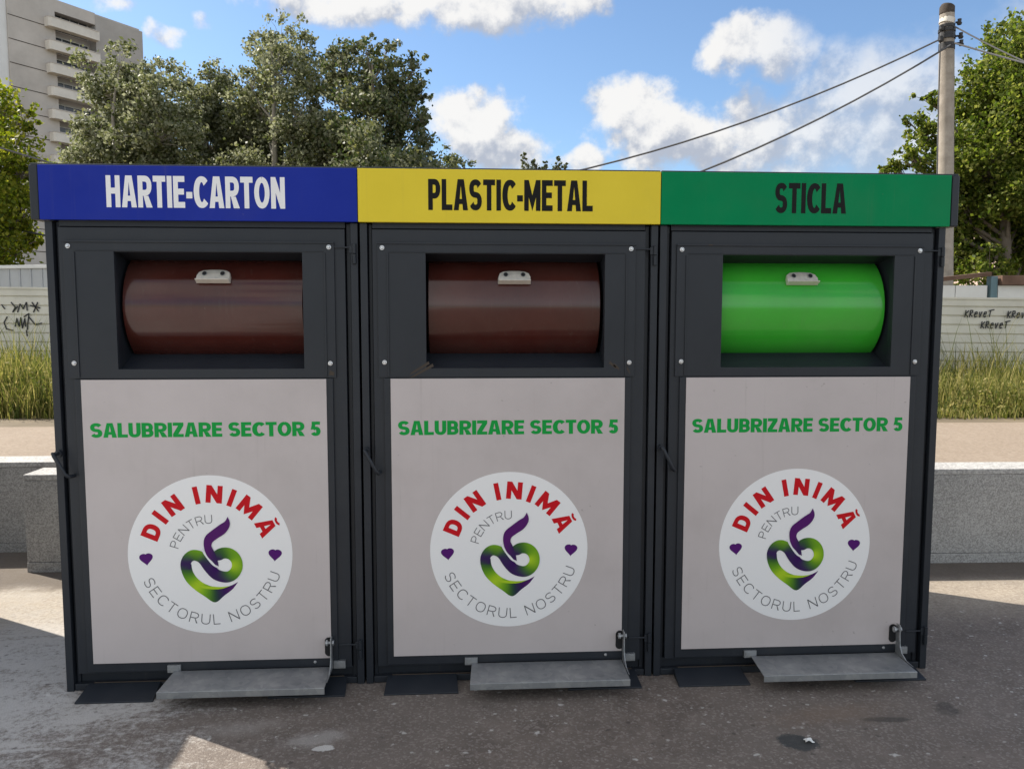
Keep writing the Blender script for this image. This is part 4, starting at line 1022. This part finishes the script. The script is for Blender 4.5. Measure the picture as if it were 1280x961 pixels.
tot += tree('yellow-green tree at the left edge beside the blue signed container', [(8, 140, 26), (28, 150, 18), (-20, 140, 40), (12, 185, 34), (30, 215, 22), (0, 240, 42), (30, 262, 26), (12, 300, 32), (34, 300, 16), (-40, 220, 60), (-40, 300, 60), (5, 332, 14)],
     14, M['leaf_yellow'], M['bark'], .105, 52, -25, G1, 17)
tot += tree('large fresh green tree behind the concrete pole', [(1262, 52, 30), (1235, 92, 26), (1215, 105, 20), (1285, 95, 50), (1212, 142, 34), (1255, 140, 44), (1162, 124, 15), (1148, 160, 20), (1165, 168, 22), (1140, 196, 18), (1172, 205, 26), (1205, 190, 36), (1250, 195, 44), (1300, 170, 60),
      (1212, 245, 36), (1262, 245, 36), (1214, 300, 34), (1258, 310, 26), (1300, 260, 60), (1300, 320, 40), (1340, 120, 70), (1180, 270, 40), (1190, 320, 36), (1236, 335, 30), (1285, 345, 30), (1236, 210, 40), (1190, 235, 34), (1120, 212, 14), (1100, 216, 10)],
     17, M['leaf_fresh'], M['bark'], .12, 56, 1250, G1, 18, trunk_r=.15, sub=40)
print('leaves', tot)

# ------------------------------------------------------------------ concrete pole and cables
pt_ = at(1184, 9, 14.2)
def on_pole(px, py):                    # the photo pixel on the upright plane the pole stands in
    r_ = ray(px, py); return CAM + r_ * ((pt_.y - CAM.y) / r_.y)
pb = on_pole(1177.5, 480)
pole = empty('utility_pole', (pb.x, pt_.y, UP)); tag(pole, 'tall grey concrete pole with black taped cable clamps at its top', 'utility pole')
bx = Vector((pb.x, pt_.y, UP)); tp = Vector(pt_) - bx
q = MB(); q.tube([tp * (k / 12) for k in range(13)], [.165 - .043 * k / 12 for k in range(13)], 12); q.build('shaft', M['concrete_pole'], pole, 0, 50)
q = MB(); q.tube([tp + Vector((0, 0, -.13)), tp + Vector((0, 0, -.01)), tp + Vector((.01, 0, .03))], [.127, .127, .105], 14); q.build('cap', M['cap_dark'], pole, .01, 50)
ax = lambda py: on_pole(1177.5 + (1184 - 1177.5) * (480 - py) / 471, py) - bx
q = MB(); c_ = ax(27); q.tube([c_ + Vector((-.01, 0, -.05)), c_ + Vector((.01, 0, .045))], .131, 14); q.build('pale_wrap', M['tower_pale'], pole, .006, 50)
q = MB()
for py, r_ in ((34, .134), (39, .146), (44, .140), (48, .146), (57, .135), (61, .137)): c_ = ax(py); q.tube([c_ + Vector((0, 0, -.03)), c_ + Vector((0, 0, .03))], r_, 16)
q.build('clamp_band', M['tape'], pole, .006, 50)
for py, dx in ((30, .17), (38, -.16), (47, .20), (56, .21), (52, -.17)):
    c_ = ax(py); s_ = 1 if dx > 0 else -1
    q = MB(); q.tube([c_ + Vector((.12 * s_, -.06, 0)), c_ + Vector((dx, -.1, 0))], .018, 8); q.tube([c_ + Vector((dx, -.1, -.05)), c_ + Vector((dx, -.1, -.02)), c_ + Vector((dx, -.1, .0)), c_ + Vector((dx, -.1, .05))], [.035, .045, .03, .035], 10)
    q.build('insulator', M['tape'], pole, 0, 40)
c1 = [ax(36) + Vector((-.14, -.08, 0)), ax(60) + Vector((-.17, -.08, 0)), ax(120) + Vector((-.175, -.06, 0)), ax(240) + Vector((-.185, -.06, 0)), ax(420) + Vector((-.19, -.06, 0))]
q = MB(); q.tube(c1, .012, 6); q.build('drop_cable', M['cable'], pole, 0, 60)
def cable(f, x0, x1, d0, d1, r_, label, n=40):
    pts = []
    for k in range(n + 1):
        x = x0 + (x1 - x0) * k / n; pts.append(at(x, f(x), d0 + (d1 - d0) * k / n))
    o = MB(); base = pts[0]; o.tube([p - base for p in pts], r_, 6)
    ob = o.build('power_cable', M['cable'], None, 0, 60); ob.location = base; tag(ob, label, 'cable', 'overhead cables')
cable(lambda x: 262 - .000284 * (x - 310) ** 2 + (x - 310) * .0, 1172, -420, 14.1, 14.1, .017, 'upper of the two long black cables sagging left from the concrete pole')
cable(lambda x: 322 - .000362 * (x - 332) ** 2, 1188, -420, 14.05, 14.05, .019, 'lower of the two long black cables sagging left from the concrete pole')
cable(lambda x: 35 + (x - 1196) * .55 - (x - 1196) ** 2 * .0006, 1193, 1500, 14.1, 11, .014, 'thin cable running right from the top of the concrete pole into the tree', 16)
cable(lambda x: 55 + (x - 1196) * .30 - (x - 1196) ** 2 * .0002, 1193, 1500, 14.05, 11, .016, 'thicker cable running right from the lower clamps of the concrete pole', 16)
cable(lambda x: 185 + x * .30 - x ** 2 * .00004, -420, 150, 9.4, 11, .012, 'pale lit cable slanting down across the yellow-green tree at the left edge', 16)

# the neighbouring pole that carries the far ends of the long cables, out of view on the left
pole2 = pole.copy(); col.objects.link(pole2)
_e = at(-420, 110, 14.1); pole2.location = (_e.x, _e.y + .1, UP)
for ch in list(pole.children):
    if ch.name.startswith(('shaft', 'cap', 'clamp')): c2 = ch.copy(); col.objects.link(c2); c2.parent = pole2
tag(pole2, 'neighbouring grey concrete pole at the far left end of the long cables', 'utility pole')
def treeline():
    rng = np.random.default_rng(9); n = 26000
    x = rng.uniform(-230, 260, n); y = 165 + rng.normal(0, 7, n); top = 5.2 + 1.6 * np.sin(x * .11) + 1.2 * np.sin(x * .37 + 1) + .8 * np.sin(x * .9)
    z = UP + rng.random(n) ** .7 * top; c = np.stack([x, y, z], 1)
    d1 = rng.normal(size=(n, 3)); d1 /= np.linalg.norm(d1, axis=1)[:, None]; d2 = np.cross(d1, rng.normal(size=(n, 3))); d2 /= np.linalg.norm(d2, axis=1)[:, None]
    s_ = rng.uniform(.4, 1.0, n)[:, None]
    raw_mesh('treeline', np.stack([c - d1 * s_, c + d2 * s_ * .6, c + d1 * s_, c - d2 * s_ * .6], 1).reshape(-1, 3), [np.arange(n * 4).reshape(n, 4)], M['leaf_green'], None,
             dict(kind='stuff', label='low dark belt of distant trees along the horizon', category='trees'))
treeline()

# ------------------------------------------------------------------ tower block, far behind the trees on the left
def tower():
    c = at(8, 0, 94); e = at(178, 45, 109.3)
    ang = math.atan2(e.y - c.y, e.x - c.x); ln = Vector((e.x - c.x, e.y - c.y)).length
    T = 40.5
    rt = empty('tower_block', (c.x, c.y, UP), ang); tag(rt, 'grey concrete tower block with a stack of balconies behind the poplars', 'apartment building')
    # positions along the facade of the photo columns 72 and 123
    inv = Matrix.Rotation(-ang, 4, 'Z') @ Matrix.Translation((-c.x, -c.y, 0))
    def along(px):
        o = inv @ CAM; dv = Matrix.Rotation(-ang, 4, 'Z') @ ray(px, 100); return (o + dv * (-o.y / dv.y)).x
    xa, xb = along(72), along(122)
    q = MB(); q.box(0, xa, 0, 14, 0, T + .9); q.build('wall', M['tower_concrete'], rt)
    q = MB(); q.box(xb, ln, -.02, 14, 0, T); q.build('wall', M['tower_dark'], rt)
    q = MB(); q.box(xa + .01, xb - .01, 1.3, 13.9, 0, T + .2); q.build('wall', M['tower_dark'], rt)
    q = MB(); q.box(-14, -.01, .2, 13.8, 0, T + 1.5); q.build('wall', M['tower_white'], rt)
    q = MB(); q.box(.3, xa - .3, .4, 13, T + .901, T + 1.3); q.box(xb + .2, ln - .2, .4, 13, T + .001, T + .35); q.box(xa, xb, .02, 1.29, T - 1.2, T + .3); q.build('roof', M['tower_concrete'], rt)
    for j in range(1, 13): q = MB(); q.box(.02, xa - .02, -.035, -.002, T - 2.8 * j - .55, T - 2.8 * j - .47); q.build('joint_band', M['cap_dark'], rt)
    for j in range(13):
        z = T - 3.3 - 2.8 * j
        if z < 1: break
        q = MB(); po = [(xa - 1.35, .0), (xa - 1.30, -.75), (xa - 1.05, -1.0), (xb - .1, -1.0), (xb - .1, .0)]
        q.prism_z(po[::-1][::-1], z - .15, z + .95) ; b_ = q.build('balcony', M['tower_pale'], rt)
        q = MB(); po2 = [(x + (.0), y - .06) for x, y in po]; q.prism_z(po2, z + .951, z + 1.05); q.build('rail', M['tower_concrete'], b_)
        w = MB(); w.box(xa + .35, xb - .3, 1.22, 1.295, z + .1, z + 2.25); wb = w.build('window', M['wframe'], rt)
        w = MB()
        nw = 4; ww = (xb - xa - .75) / nw
        for k in range(nw): w.box(xa + .40 + k * ww, xa + .40 + (k + 1) * ww - .10, 1.19, 1.218, z + .2, z + 2.15)
        w.build('pane', M['window'], wb)
tower()

# pale house glimpsed through the right tree
o_ = at(1266, 300, 34)
hs = empty('house', (o_.x, o_.y, UP), -.06); tag(hs, 'pink plastered house glimpsed between the leaves of the large right tree', 'house')
q = MB(); q.box(0, 9, 0, 7, 0, 5.2); q.build('wall', M['pink_wall'], hs)
q = MB(); q.prism_x([(-.5, 5.205), (7.5, 5.205), (3.5, 7.4)], -.4, 9.4); q.build('roof', M['roof_tile'], hs)
for x in (1.2, 4, 6.8):
    for z in (1, 3.2):
        q = MB(); q.plate_hole(x, x + 1.2, z, z + 1.4, x + .08, x + 1.12, z + .08, z + 1.32, -.03, -.002); w_ = q.build('window', M['wframe'], hs)
        q = MB(); q.box(x + .082, x + 1.118, -.012, -.003, z + .082, z + 1.318); q.build('pane', M['window'], w_)

# dropped scrap on the pavement
def gpoint(px, py): 
    r_ = ray(px, py); return CAM + r_ * (-CAM.z / r_.z)
g_ = gpoint(1011, 927); rs = random.Random(5)
q = MB(); vs = []; fs = []
for j in range(5):
    for i in range(5):
        vs.append(((i - 2) * .009 + rs.uniform(-.004, .004), (j - 2) * .007 + rs.uniform(-.003, .003), .008 + rs.uniform(0, .014) - .003 * ((i - 2) ** 2 + (j - 2) ** 2) * .4))
vs = [(x, y, max(.001, z)) for x, y, z in vs]
for j in range(4):
    for i in range(4): fs.append((j * 5 + i, j * 5 + i + 1, j * 5 + i + 6, j * 5 + i + 5))
q.add(vs, fs); s_ = q.build('paper_scrap', M['paper'], None); s_.location = (g_.x, g_.y, 0); s_.scale = (.8, .8, .8)
md = s_.modifiers.new('thickness', 'SOLIDIFY'); md.thickness = .001
tag(s_, 'small crumpled white paper scrap lying on the asphalt at the front right', 'litter')
